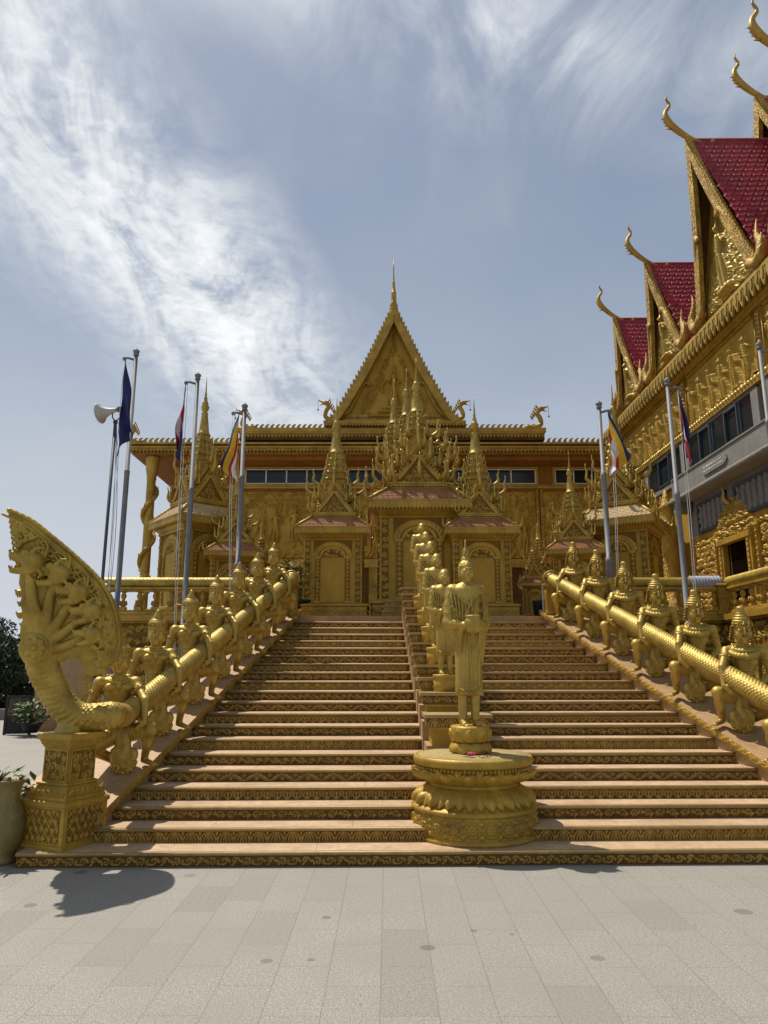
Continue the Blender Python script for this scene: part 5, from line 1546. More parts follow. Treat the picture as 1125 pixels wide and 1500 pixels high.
# ================================================================== MAIN TEMPLE
WY = 26.6; EY = 25.4
tm = thing('temple_hall', 'long gold temple hall behind the shrines with tiered eaves, relief walls and a tall gable', 'temple', (.3, WY, 2.6))
TI = T(.3, WY, 2.6).inverted()
def tb(mb, name, par=None):
    o = mb.build(name, par or tm)
    if par is None: o.matrix_parent_inverse = TI
    return o
X0, X1 = -8.05, 10.5
q = MB(); q.bx(X0, X1, WY, 40, 2.6, 9.9, 'ochre_wall'); tb(q, 'wall')
q = MB(); q.bx(X0, X1, WY - .06, WY + .01, 2.6, 5.3, 'brown_wood')
for x in np.arange(X0 + .6, X1, 2.35): q.bx(x - .16, x + .16, WY - .14, WY - .05, 2.6, 5.3, 'gold_carved')
tb(q, 'lower_arcade')
q = MB()
for z0, z1, d in ((5.3, 5.42, .16), (5.42, 5.62, .10), (8.30, 8.38, .14), (8.40, 8.46, .08), (9.24, 9.3, .06)): q.bx(X0 - .02, X1, WY - d, WY + .01, z0, z1 - .003, 'gold_paint')
tb(q, 'wall_moulding')
# relief panels
wins = [(-5.25, -2.15, 4), (-1.35, -.05, 2), (2.0, 3.05, 1), (3.9, 5.75, 2), (6.5, 8.6, 3), (-7.75, -6.4, 2)]
px_ = [(-7.7, -5.9), (-5.6, -2.3), (-2.0, .1), (.6, 3.2), (3.6, 5.7), (6.0, 8.2), (8.4, 10.3)]
for k, (a_, b_) in enumerate(px_):
    r = Relief(b_ - a_, 2.5, .028); rn = random.Random(k + 5)
    r.foliage(k * 3 + 1, .20, .05, lambda x, y: y > 1.9 or (math.sin(x * 3.1 + k) * .4 + 1.2 < y and y < 2.2 and (x * 1.3) % 1 < .6))
    n = max(1, int((b_ - a_) / .62))
    for j in range(n):
        x = (j + .5 + rn.uniform(-.2, .2)) * (b_ - a_) / n
        r.apsara(x, rn.uniform(.1, .7), rn.uniform(.9, 1.35), j, .085)
        for _ in range(3): r.leaf(x + rn.uniform(-.4, .4), rn.uniform(0, .6), rn.uniform(0, 3), .4, .06, .05)
    for x in np.arange(.1, b_ - a_, .35): r.stroke([(x, .05), (x + .12, .22), (x + .3, .1)], .06, .04, .05)
    q = MB(); r.mesh(q, T(a_, WY - .012, 5.68), 'gold_wall', 2.0, ground=None); 
    for (s0, s1, z0, z1) in ((a_ - .12, a_ - .02, 5.63, 8.29), (b_ + .02, b_ + .12, 5.63, 8.29)): q.bx(s0, s1, WY - .10, WY, z0, z1, 'gold_carved')
    tb(q, 'relief_panel')
for a_, b_, n in wins:
    f = MB(); z0, z1 = 8.50, 9.08
    f.bx(a_ - .10, b_ + .10, WY - .07, WY - .0, z0 - .10, z0 - .002, 'gold_wall'); f.bx(a_ - .10, b_ + .10, WY - .07, WY, z1 + .002, z1 + .09, 'gold_wall')
    for x in (a_ - .06, b_ + .06): f.bx(x - .04, x + .04, WY - .07, WY, z0, z1, 'gold_wall')
    for k in range(n + 1):
        x = a_ + (b_ - a_) * k / n; f.bx(x - .022, x + .022, WY - .045, WY - .01, z0, z1, 'white_paint')
    for z in (z0, z1 - .035): f.bx(a_, b_, WY - .045, WY - .011, z, z + .035, 'white_paint')
    fo = tb(f, 'window_frame')
    p = MB(); p.bx(a_, b_, WY - .022, WY - .004, z0 + .01, z1 - .01, 'glass_dark'); p.build('window_pane', fo)

# eaves
def crest_row(mb, x0, x1, y, z, w, h, mat='gold_paint', M=None, d=.05):
    n = max(1, round((x1 - x0) / w)); w = (x1 - x0) / n
    b = MB().prism([(-w * .42, 0), (-w * .42, h * .35), (-w * .2, h * .75), (w * .22, h), (w * .46, h * .93), (w * .2, h * .66), (w * .16, h * .3), (w * .3, 0)], d, mat)
    for k in range(n):
        Q = T(x0 + w * (k + .5), y, z); mb.merge(b, M @ Q if M is not None else Q)


EX0, EX1 = -9.25, 9.4
q = MB(); q.bx(EX0 + .02, EX1, EY + .02, WY, 9.33, 9.40, 'ochre_wall'); q.bx(X0, X1, EY + .3, WY, 9.2, 9.329, 'ochre_wall'); 
q.bx(EX0 + .02, X0 + .1, WY, 39, 9.33, 9.40, 'ochre_wall')
tb(q, 'soffit')
e = MB(); e.bx(EX0, EX1, EY, EY + .06, 9.42, 9.68, 'brown_wood'); teeth(e, EX0, EX1, EY - .03, 9.56, .13, .19, 'gold_carved'); e.bx(EX0 - .03, EX1, EY - .06, EY - .031, 9.56, 9.62, 'gold_paint'); e.bx(EX0 - .05, EX1, EY - .10, EY + .02, 9.685, 9.75, 'gold_paint')
M = T(EX0, EY, 0) @ RZ(-pi / 2) @ T(-13.5, 0, 0)
e.bx(0, 13.5, 0, .06, 9.42, 9.68, 'brown_wood', M); teeth(e, 0, 13.5, -.03, 9.56, .13, .19, 'gold_carved', M); e.bx(0, 13.5, -.10, .02, 9.685, 9.75, 'gold_paint', M)
tb(e, 'lower_fascia')
c = MB()
crest_row(c, EX0, -5.25, EY - .02, 9.75, .205, .20, 'gold_paint'); crest_row(c, 5.95, EX1, EY - .02, 9.75, .205, .20, 'gold_paint'); crest_row(c, -5.3, -2.1, EY + .5, 10.46, .205, .20, 'gold_paint'); crest_row(c, 2.95, 5.9, EY + .5, 10.46, .205, .20, 'gold_paint')
tb(c, 'ridge_crest')
q = MB()
tiled(q, (EX0, EY, 9.70), (EX1, EY, 9.70), (EX1, EY + .75, 10.02), (EX0, EY + .75, 10.02), 4, 90, .03, 'terracotta', 'flat', 2, 4)
q.bx(EX0, EX1, EY + .74, 40, 9.4, 10.0, 'brown_wood')
q.add([(EX0, EY, 9.69), (EX0, 40, 9.69), (EX0, 40, 10.0), (EX0, EY + .75, 10.0)], [(0, 3, 2, 1)], 'terracotta')
tb(q, 'lower_roof')
q = MB(); q.bx(-5.4, 6.0, EY + .42, EY + .5, 10.0, 10.30, 'brown_wood'); teeth(q, -5.4, 6.0, EY + .39, 10.26, .13, .20, 'gold_carved'); q.bx(-5.4, 6.0, EY + .36, EY + .389, 10.24, 10.30, 'gold_paint'); q.bx(-5.45, 6.05, EY + .34, EY + .6, 10.30, 10.46, 'gold_paint')
q.bx(-5.4, 6.0, EY + .51, 38, 10.0, 10.29, 'brown_wood'); q.bx(-2.2, 3.0, EY + .25, EY + .7, 10.465, 10.60, 'brown_wood'); q.bx(-2.25, 3.05, EY + .2, EY + .7, 10.601, 10.70, 'gold_paint'); teeth(q, -2.2, 3.0, EY + .19, 10.60, .12, .14, 'gold_carved')
tb(q, 'upper_eave')
# gable
GX, GZ, GY = .38, 10.70, EY + .15
g = MB(); hf, gh = 2.36, 4.55
g.prism([(-hf * .95, 0), (hf * .95, 0), (0, gh * .95)], .05, 'gold_wall', T(GX, GY + .48, GZ)); go = tb(g, 'gable')
g = MB(); r = Relief(2 * 1.75, 3.7, .028)
def fl_(x, y): 
    v = abs(x - 1.75) / (1.75 * (1 - y / 3.9)) if y < 3.7 else 9
    return .55 < v < .80 or (.0 < y - 2.55 and v < .6)
r.foliage(77, .17, .05, fl_)
r.apsara(1.75, .42, 1.75, 3, .10); r.stroke([(1.2, .30), (2.3, .30)], .07, .07, .08); r.stroke([(.8, .12), (2.7, .12)], .06, .06, .07); r.stroke([(1.4, .45), (2.1, .45)], .08, .08, .09)
for s_ in (-1, 1):
    for k in range(7): r.spiral(1.75 + s_ * (.62 + k * .09), 2.35 - k * .26, .12, k, 1.2, s_, .03, .06)
    r.stroke([(1.75 + s_ * .45, 1.5), (1.75 + s_ * .62, 1.3), (1.75 + s_ * .5, 1.1)], .08, .05, .08)
X_, Z_ = np.meshgrid(r.X, r.Y, indexing='ij')
ok = np.abs(X_ - 1.75) < (1 - Z_ / 4.2) * 2.15
r.H = np.where(ok, r.H, 0)
P = np.stack([X_ - 1.75, -r.H * 2.0, Z_], -1); P[..., 0] *= np.clip((1 - Z_ / 4.3) * 2.0 / 1.75, .05, 1)
g.grid(P, 'gold_wall', T(GX, GY + .475, GZ + .18), True)
g.build('pediment_relief', go).matrix_parent_inverse = Matrix()
g = MB(); bargeboards(g, hf, gh, .24, .45, T(GX, GY, GZ), 'gold_paint', .16, .205, dip=.12)
for s_ in (-1, 1):     # inner cusped moulding
    pts = spline([(s_ * 2.02, .30), (s_ * 1.75, .42), (s_ * 1.42, 1.02), (s_ * 1.22, 1.50), (s_ * 1.02, 1.62), (s_ * .95, 1.5)], 16)
    g.tube([(GX + p[0], GY + .35, GZ + p[1]) for p in pts], .07, 6, 'gold_paint')
strip(g, 0, 3.9, .20, .03, T(GX - 1.95, GY + .44, GZ + .02), 'gold_paint', 2.); strip(g, 2, 3.9, .12, .03, T(GX - 1.95, GY + .43, GZ + .24), 'gold_paint', 2.)
bo = g.build('bargeboard', go); bo.matrix_parent_inverse = Matrix()
g = MB(); ap = (GX, GY + .2, GZ + gh - .25)
g.lathe([(.22, -.1), (.20, .15), (.14, .35), (.17, .42), (.11, .55), (.095, .9), (.115, .95), (.08, 1.0), (.05, 1.35), (.06, 1.4), (.035, 1.45), (.02, 1.9), (.028, 1.93), (.006, 2.42)], 10, ap, 'gold_paint')
g.build('spire', go).matrix_parent_inverse = Matrix()
g = MB()
tiled(g, (GX + hf - .05, GY + .4, GZ), (GX + hf - .05, GY + 9, GZ), (GX, GY + 9, GZ + gh - .1), (GX, GY + .4, GZ + gh - .1), 18, 30, .04, 'red_tile', 'fish', 3, 3)
tiled(g, (GX - hf + .05, GY + 9, GZ), (GX - hf + .05, GY + .4, GZ), (GX, GY + .4, GZ + gh - .1), (GX, GY + 9, GZ + gh - .1), 18, 30, .04, 'red_tile', 'fish', 3, 3)
g.build('gable_roof', go).matrix_parent_inverse = Matrix()

# corner serpents on the roof
def makara():
    sc = Sculpt((-.55, -.18, -.05), (.5, .18, 1.0), .022)
    P = spline([(-.35, 0, .04), (-.1, 0, .02), (.12, 0, .14), (.10, 0, .38), (.0, 0, .55), (.10, 0, .70)], 16)
    sc.path([tuple(p) for p in P], .085, .075, .02)
    sc.ell((.14, 0, .72), (.14, .085, .085), .03); sc.cap((.20, 0, .76), (.40, 0, .80), .05, .02, .02); sc.cap((.20, 0, .68), (.36, 0, .62), .035, .015, .02)
    for k in range(5): sc.path([(.06 - .06 * k, 0, .72 - .09 * k), (-.03 - .05 * k, 0, .84 - .10 * k), (-.02 - .055 * k, 0, .94 - .10 * k)], .045, .008, .015)
    sc.cap((.38, 0, .82), (.42, 0, .92), .02, .006, .01)
    return sculpt_mb(sc, 'gold_paint')
mk = makara()
for i, (x, y, z, fx, s_) in enumerate(((GX - 2.45, GY + .1, GZ + .02, -1, .95), (GX + 2.45, GY + .1, GZ + .02, 1, .95), (5.75, EY + .4, 10.46, 1, 1.05), (-5.2, EY + .4, 10.46, -1, .9), (-9.2, EY, 9.76, -1, .9))):
    q = MB().merge(mk, T(x, y, z) @ S(fx * s_, s_, s_)); q.bx(x + fx * (.42 * s_) - .006, x + fx * (.42 * s_) + .006, y - .006, y + .006, z + .50 * s_, z + .80 * s_, 'dark_steel')
    q.lathe([(.004, .0), (.03, -.05), (.035, -.09), (.004, -.1)], 8, (x + fx * .42 * s_, y, z + .50 * s_), 'dark_steel')
    tb(q, 'serpent_finial')

# dragon columns carrying the left corner of the eave
def dragon_col(loc, h, label, r=.165):
    t = thing('dragon_column', label, 'column', loc)
    c = MB(); c.lathe([(r * 1.3, 0), (r * 1.3, .2), (r, .3), (r * .95, h - .9), (r * 1.1, h - .85), (r * 1.0, h - .8), (r * 1.35, h - .5), (r * 1.5, h - .1), (r * 1.6, h)], 20, (0, 0, 0), 'gold_paint'); c.build('shaft', t)
    s_ = np.linspace(0, 1, 90); a_ = s_ * 2 * pi * 3.2
    pts = np.stack([np.cos(a_) * (r + .05), np.sin(a_) * (r + .05), .2 + s_ * (h - 1.3)], 1)
    b = MB(); b.tube(pts, .085, 8, 'gold_carved')
    for k in range(0, 90, 3): horn(b, pts[k], a_[k], .16, .03, 'gold_carved', 5, 5)
    b.merge(mk, T(r * .5, -r, 1.9) @ S(-.7, .7, .7)); b.build('dragon', t)
    return t
dragon_col((-8.55, 25.75, 2.6), 6.72, 'gold column wrapped by a dragon under the left corner of the temple eave')
# ================================================================== RIGHT BUILDING
rb = thing('side_temple', 'tall gold side temple on the right with red tiled gables and grey concrete balcony', 'temple', (8.8, 26, 2.6), -pi / 2)
# local frame: x runs towards the camera, -y points to the courtyard
def rz_(mb, name, par=None): 
    o = mb.build(name, par or rb)
    return o
Z = -2.6
UL = 17.5
q = MB(); q.bx(0, UL, 0, 6, 0, 8.0, 'gold_wall'); q.bx(5.6, UL, -.04, 0, 2.7 + 0, 3.8, 'concrete'); rz_(q, 'wall')
# frieze of dancers, z 8.3..9.8
for k, (a_, b_) in enumerate(((.9, 5.75), (6.35, 10.1), (10.7, 14.4), (15.0, 17.4))):
    f = MB(); w_ = b_ - a_; r = Relief(w_, 1.5, .024 if k < 3 else .04); n = int(w_ / .56)
    for j in range(n): r.apsara((j + .5) * w_ / n, .10, 1.18, j + 10 * k, .085)
    for x in np.arange(.1, w_, .17): r.spiral(x, .09, .09, x * 7, 1.0, 1, .03, .055)
    r.mesh(f, T(a_, -.01, 8.32 + Z), 'gold_wall', 2.0, ground=None)
    f.bx(a_ - .03, b_ + .03, -.06, 0, 9.85 + Z, 9.9 + Z, 'gold_paint'); rz_(f, 'dancer_relief')
for u in (.3, 6.05, 10.4, 14.7):
    f = MB(); f.bx(u - .2, u + .2, -.05, 0, 8.3 + Z, 9.9 + Z, 'gold_paint')
    r = Relief(.2, 1.5, .022)
    for j in range(13): r.dot(.1, .06 + j * .115, .05, .04)
    r.mesh(f, T(u - .1, -.055, 8.34 + Z), 'gold_paint'); 
    for s_ in (-.17, .17): f.tube([(u + s_, -.06, 8.3 + Z), (u + s_, -.06, 9.9 + Z)], .022, 6, 'gold_paint')
    rz_(f, 'frieze_pilaster')
f = MB(); f.bx(0, UL, -.16, 0, 8.16 + Z, 8.27 + Z, 'gold_paint')
for u in np.arange(.1, UL, .16): f.lathe([(.001, -.02), (.075, .02), (.05, .09), (.001, .13)], 6, (u, -.13, 8.24 + Z), 'gold_statue')
rz_(f, 'lotus_moulding')
# cornice with hanging leaves
f = MB(); f.bx(-.4, UL, -.36, .4, 10.22 + Z, 10.36 + Z, 'gold_paint'); f.bx(-.4, UL, -.42, .4, 10.361 + Z, 10.45 + Z, 'gold_wall')
f.bx(-.2, UL, -.20, 0, 10.0 + Z, 10.21 + Z, 'gold_wall'); f.bx(-.2, UL, -.14, 0, 9.92 + Z, 9.999 + Z, 'gold_paint')
leafm = MB().prism([(-.11, 0), (-.12, -.14), (-.05, -.30), (0, -.40), (.05, -.30), (.12, -.14), (.11, 0)], .05, 'gold_statue'); leafm.prism([(-.05, .0), (-.055, -.12), (0, -.26), (.055, -.12), (.05, .0)], .03, 'gold_statue', None, -.03)
for u in np.arange(-.3, UL, .25): f.merge(leafm, T(u, -.41, 10.34 + Z))
teeth(f, -.3, UL, -.34, 10.23 + Z, .125, .2, 'gold_carved')
rz_(f, 'cornice')
f = MB(); f.bx(-.3, UL, -.34, 5, 10.455 + Z, 10.54 + Z, 'red_tile'); rz_(f, 'roof_gutter')

# windows of the upper floor
for a_, b_, n in ((6.1, 9.9, 5), (2.9, 5.7, 3), (10.6, 14.4, 5)):
    w_ = MB(); w_.bx(a_ - .12, b_ + .12, -.10, 0, 7.02 + Z, 7.16 + Z, 'concrete'); w_.bx(a_ - .12, b_ + .12, -.09, 0, 8.09 + Z, 8.155 + Z, 'concrete')
    for u in (a_ - .08, b_ + .08): w_.bx(u - .16, u + .06 + .1, -.12, 0, 7.161 + Z, 8.089 + Z, 'concrete')
    for k in range(n + 1):
        u = a_ + (b_ - a_) * k / n; w_.bx(u - .03, u + .03, -.08, -.01, 7.165 + Z, 8.085 + Z, 'dark_steel')
    for k in range(n):
        u0, u1 = a_ + (b_ - a_) * k / n, a_ + (b_ - a_) * (k + 1) / n
        if k in (1, 3):
            for s_ in (u0 + .05, u1 - .05): w_.bx(s_ - .02, s_ + .02, -.13, -.09, 7.2 + Z, 8.05 + Z, 'dark_steel')
            for zz in (7.2, 8.02): w_.bx(u0 + .05, u1 - .05, -.13, -.09, zz + Z, zz + .04 + Z, 'dark_steel')
    fo = rz_(w_, 'window_frame')
    p = MB(); p.bx(a_, b_, -.05, -.012, 7.18 + Z, 8.075 + Z, 'glass_dark'); p.build('window_pane', fo)

# concrete balcony band
f = MB(); f.bx(5.55, UL, -.42, 0, 6.42 + Z, 7.015 + Z, 'concrete'); f.bx(5.45, UL, -.50, 0, 6.28 + Z, 6.418 + Z, 'concrete'); f.tube([(5.45, -.47, 6.35 + Z), (UL, -.47, 6.35 + Z)], .075, 8, 'concrete'); f.bx(5.6, UL, -.45, 0, 6.98 + Z, 7.019 + Z, 'concrete')
f.bx(5.6, 6.0, -.45, -.08, 6.0 + Z, 6.279 + Z, 'concrete')
bo = rz_(f, 'balcony')
f = MB(); out = [(-.62, -.10), (-.70, -.03), (-.66, .06), (-.60, .14), (.60, .14), (.66, .06), (.70, -.03), (.62, -.10), (.5, -.14), (-.5, -.14)]
f.prism(out, .04, 'concrete', T(8.35, -.46, 6.72 + Z)); so = f.build('name_plate', bo)
f = MB(); rn = random.Random(4)
for row, zz in ((0, .045), (1, -.055)):
    x = -.55
    while x < .52:
        w_ = rn.uniform(.035, .07); kind = rn.randint(0, 2); z0 = zz
        f.tube([(8.35 + x, -.463, 6.72 + Z + z0 - .03), (8.35 + x, -.463, 6.72 + Z + z0 + .025)], .007, 5, 'white_paint')
        if kind: f.tube([(8.35 + x, -.463, 6.72 + Z + z0 + .025), (8.35 + x + w_ * .6, -.463, 6.72 + Z + z0 + .03)], .006, 5, 'white_paint')
        if kind != 1: f.tube([(8.35 + x, -.463, 6.72 + Z + z0 - .03), (8.35 + x + w_ * .7, -.463, 6.72 + Z + z0 - .02), (8.35 + x + w_ * .7, -.463, 6.72 + Z + z0 + .02)], .006, 5, 'white_paint')
        x += w_ + .025
f.build('lettering', so)

# baluster windows below the balcony
for a_, b_ in ((6.35, 8.0), (8.5, 10.7), (11.2, 13.4)):
    w_ = MB(); z0, z1 = 5.33 + Z, 6.08 + Z
    w_.bx(a_, b_, .0, .02, z0, z1, 'inside_dark')
    for u in (a_, b_): w_.bx(u - .04, u + .04, -.10, .0, z0 - .04, z1 + .04, 'dark_steel')
    for zz in (z0, z1): w_.bx(a_ - .04, b_ + .04, -.101, 0, zz - .04, zz + .04, 'dark_steel')
    n = int((b_ - a_) / .27)
    for k in range(n): w_.lathe([(.05, 0), (.085, .06), (.05, .12), (.045, .2), (.09, .30), (.05, .37), (.09, .45), (.045, .55), (.05, .63), (.08, .68), (.05, .74)], 10, (a_ + (k + .5) * (b_ - a_) / n, -.04, z0), 'concrete')
    rz_(w_, 'baluster_window')
w_ = MB(); w_.bx(5.6, 6.1, -.02, 0.0, 5.0 + Z, 6.27 + Z, 'wall_green'); w_.bx(5.6, UL, -.03, 0, 5.12 + Z, 5.26 + Z, 'gold_paint'); w_.bx(6.11, UL, -.02, -.0, 5.261 + Z, 6.27 + Z, 'concrete'); rz_(w_, 'wall_band')
# carved ground floor with door
for k, (a_, b_) in enumerate(((5.95, 7.2), (9.5, 11.4), (11.8, 13.6))):
    f = MB(); r = Relief(b_ - a_, 2.2, .022); r.foliage(k + 90, .15, .07); r.mesh(f, T(a_, -.03, 2.9 + Z), 'gold_paint', 1.2)
    for u in (a_ - .08, b_ + .08):
        f.bx(u - .07, u + .07, -.12, 0, 2.6 + Z, 5.1 + Z, 'gold_paint')
        for zz in np.arange(2.7, 5.05, .14): f.lathe([(.001, -.04), (.06, 0), (.001, .05)], 6, (u, -.13, zz + Z), 'gold_statue')
    rz_(f, 'carved_panel')
f = MB()
a_, b_, zt = 7.75, 8.95, 4.74 + Z
for u in (a_ - .12, b_ + .12):
    f.bx(u - .12, u + .12, -.16, 0, 0, zt, 'gold_paint')
    for zz in np.arange(.1, zt - .05, .13): f.lathe([(.001, -.045), (.055, 0), (.001, .05)], 6, (u, -.17, zz), 'gold_statue')
f.bx(a_ - .26, b_ + .26, -.2, 0, zt, zt + .14, 'gold_paint')
rz_(f, 'door_surround')
f = MB(); f.bx(a_ - .001, b_ + .001, -.02, .01, 0, zt, 'inside_dark'); f.bx(a_ + .1, a_ + .14, -.03, -.021, .1, zt, 'brown_wood'); rz_(f, 'doorway')
f = MB(); W_ = 1.9; r = Relief(W_, 1.0, .02); r.foliage(123, .14, .10, lambda x, y: abs(x - W_ / 2) < W_ / 2 * (1 - (y / 1.05) ** 2)); r.H *= 1
X_, Z_ = np.meshgrid(r.X, r.Y, indexing='ij'); keep = np.abs(X_ - W_ / 2) < W_ / 2 * (1 - (Z_ / 1.05) ** 2)
P = np.stack([X_, np.where(keep, -r.H * 1.2 - .06, .03), Z_], -1); f.grid(P, 'gold_paint', T(7.4, -.03, zt + .14), True)
horn(f, (8.35, -.1, zt + .95), -pi / 2, .45, .05); rz_(f, 'door_crown')
# corner column, entrance at the far end
f = MB(); f.lathe([(.34, 0), (.34, .25), (.27, .32), (.26, 2.9), (.30, 2.95), (.22, 3.0), (.20, 3.6), (.24, 3.65), (.14, 3.75), (.10, 3.95), (.02, 4.2)], 16, (5.35, -.55, 0), 'gold_carved')
rz_(f, 'corner_column')
f = MB(); f.bx(3.2, 4.2, -.03, 0, 0, 2.1, 'inside_dark')
for u in (3.1, 4.3): f.bx(u - .1, u + .1, -.14, 0, 0, 2.1, 'gold_carved')
f.bx(2.9, 4.5, -.2, 0, 2.1, 2.28, 'gold_carved'); f.bx(2.7, 4.7, -.35, 0, 2.281, 2.38, 'gold_paint'); rz_(f, 'far_doorway')
# serpent ornament climbing the far wall
f = MB()
for k in range(7):
    pts = spline([(5.2 - k * .02, -.5, 5.9 + Z + .22 * k - .9), (4.7, -.55, 6.0 + Z + .22 * k - .8), (4.2, -.5, 6.5 + Z + .22 * k - .8), (3.8, -.5, 7.0 + Z + .16 * k - .8)], 10)
    f.tube(pts, .10 - .005 * k, 7, 'gold_carved')
    for j in range(0, 10, 2): horn(f, tuple(pts[j]), -pi / 2 + .5, .3, .05, 'gold_statue', 6, 5)
rz_(f, 'serpent_ornament')

# red roofed gables
def chofa(mb, p, h, M=None):
    """long curling apex finial: leans out towards -y"""
    P = spline([(0, .50, -.10), (0, .22, -.04), (0, -.10, .16), (0, -.36, .44), (0, -.40, .66), (0, -.30, .84), (0, -.36, 1.0), (0, -.33, 1.08)], 24)
    rr = np.interp(np.linspace(0, 1, 24), [0, .06, .12, .3, .45, .6, .8, 1], [.05, .036, .042, .062, .075, .042, .026, .007])
    mb.tube([(p[0] + a * h, p[1] + b * h, p[2] + c * h) for a, b, c in P], rr * h, 8, 'gold_paint', M)
    for k in range(4): mb.tube([(p[0], p[1] + (-.30 - .03 * k) * h, p[2] + (.28 + .08 * k) * h), (p[0], p[1] + (-.42 - .03 * k) * h, p[2] + (.26 + .08 * k) * h)], [.03 * h, .006 * h], 5, 'gold_paint', M)
    mb.tube([(p[0], p[1] + .48 * h, p[2] - .1 * h), (p[0], p[1] + .54 * h, p[2] - .02 * h)], .06 * h, 8, 'gold_paint', M)


def red_gable(u, half, zb, za, vb, va, depth, seed, vp=-.24):
    """u along the wall, boards from base plane vb to apex plane va (local y), ridge height za"""
    h = za - zb; sh = (vb - va) / h
    M = Matrix(((1, 0, 0, u), (0, 1, -sh, vb), (0, 0, 1, zb + Z), (0, 0, 0, 1)))
    g = MB(); tri_relief(g, half * .80, h * .80, T(u, vp, zb + Z + .12), seed, 'gold_statue', .026, .17, .09, True)
    g.prism([(-half * .97, 0), (half * .97, 0), (0, h * .96)], .05, 'gold_wall', T(u, vp + .02, zb + Z + .02)); go = rz_(g, 'gable')
    g = MB(); bargeboards(g, half, h, .22, .12, M, 'gold_carved', .11, .13, dip=.16)
    # soffit boards between front and pediment
    for s_ in (-1, 1):
        A = (u + s_ * half * .93, vb + .1, zb + Z); B = (u, va + .1, za + Z - .24); C = (u, vp, za + Z - .24); Dd = (u + s_ * half * .93, vp, zb + Z)
        g.add([A, B, C, Dd], [(0, 1, 2, 3) if s_ < 0 else (3, 2, 1, 0)], 'brown_wood')
        pts = spline([(u + s_ * half * .78, vb - .01, zb + Z + .12), (u + s_ * half * .70, vb, zb + Z + h * .18), (u + s_ * half * .50, vb - sh * h * .3, zb + Z + h * .40), (u + s_ * half * .38, vb - sh * h * .42, zb + Z + h * .46), (u + s_ * half * .34, vb - sh * h * .4, zb + Z + h * .42)], 12)
        g.tube(pts, .08, 6, 'gold_carved')
    g.build('bargeboard', go)
    g = MB(); chofa(g, (u, va + .05, za + Z - .03), 1.25); g.build('chofa', go)
    for s_ in (-1, 1):
        g = MB(); pb = (u + s_ * half * .98, vb + .02, zb + Z + .05)
        g.tube(spline([(u + s_ * half * .80, vb, zb + Z + .22), pb, (pb[0] + s_ * .22, pb[1], pb[2] + .10), (pb[0] + s_ * .26, pb[1], pb[2] + .38), (pb[0] + s_ * .12, pb[1], pb[2] + .62), (pb[0] + s_ * .16, pb[1], pb[2] + 1.0)], 16), np.interp(np.linspace(0, 1, 16), [0, .3, .55, .8, 1], [.12, .15, .13, .07, .008]), 7, 'gold_carved')
        for k in range(5): horn(g, (pb[0] + s_ * (.05 + .05 * k), pb[1] - .05, pb[2] + .06 * k), 0 if s_ > 0 else pi, .28, .045, 'gold_carved', 6, 5)
        g.build('serpent_end', go)
    g = MB(); L = depth
    n_ = int(L / .24); rows = int(math.hypot(half, h) / .20)
    e_ = half * 1.04
    tiled(g, (u + e_, vb + .12, zb + Z), (u + e_ * 1.0, vb + L, zb + Z), (u, vb + L, za + Z - .04), (u, va + .12, za + Z - .04), rows, n_, .045, 'red_tile', 'fish', 6, 5)
    tiled(g, (u - e_, vb + L, zb + Z), (u - e_, vb + .12, zb + Z), (u, va + .12, za + Z - .04), (u, vb + L, za + Z - .04), rows, n_, .045, 'red_tile', 'fish', 3, 3)
    g.tube([(u, va + .12, za + Z - .02), (u, vb + L, za + Z - .02)], .05, 6, 'red_tile')
    g.build('tiled_roof', go)


red_gable(9.62, 1.62, 10.58, 15.15, -.38, -.95, 6.0, 201)
red_gable(5.72, 1.30, 10.58, 13.95, -.38, -.75, 5.0, 202)
red_gable(2.40, 1.20, 10.58, 13.80, -.38, -.70, 5.0, 203)
red_gable(13.55, 1.30, 10.58, 13.95, -.38, -.75, 5.0, 204)
red_gable(9.62, 2.2, 11.9, 16.45, 1.4, 1.0, 6.0, 205, vp=1.75)
# lower strip roof between the gables
f = MB(); tiled(f, (-.3, -.3, 10.52 + Z), (UL, -.3, 10.52 + Z), (UL, 2.5, 11.9 + Z), (-.3, 2.5, 11.9 + Z), 14, 74, .04, 'red_tile', 'fish', 3, 3); rz_(f, 'lower_roof')

# ================================================================== POLES AND FLAGS
def flagpole(x, y, zb, zt, label, arm=-1, ropes=True):
    t = thing('flagpole', label, 'flagpole', (x, y, zb), 0, 'steel flagpoles in front of the terrace')
    H = zt - zb; p = MB(); a = H * .33
    p.lathe([(.06, 0), (.058, a), (.060, a + .01), (.060, a + .08), (.046, a + .085), (.044, H * .68), (.047, H * .68 + .01), (.047, H * .68 + .07), (.036, H * .68 + .075), (.033, H - .12)], 16, (0, 0, 0), 'grey_steel'); p.build('pole', t)
    p = MB(); p.lathe([(.034, -.12), (.05, -.11), (.05, -.09), (.036, -.08), (.055, -.05), (.058, -.02), (.03, .005), (.012, .01), (.012, .03), (.002, .035)], 14, (0, 0, H), 'grey_steel'); p.build('ball_cap', t)
    p = MB(); p.tube([(0, 0, H - .2), (arm * .14, -.01, H - .16), (arm * .20, -.01, H - .165)], .022, 8, 'grey_steel'); p.lathe([(.03, -.02), (.035, 0), (.03, .02)], 10, (0, 0, 0), 'grey_steel', T(arm * .2, -.01, H - .18) @ RX(pi / 2)); p.build('arm', t)
    p = MB()
    for dx in (arm * .17, arm * .21):
        P = [(dx, -.01, H - .2), (dx * .9, -.02, H * .6), (dx * .5, -.03, H * .15)]; p.tube(spline(P, 12), .005, 5, 'white_paint')
    p.build('rope', t)
    return t


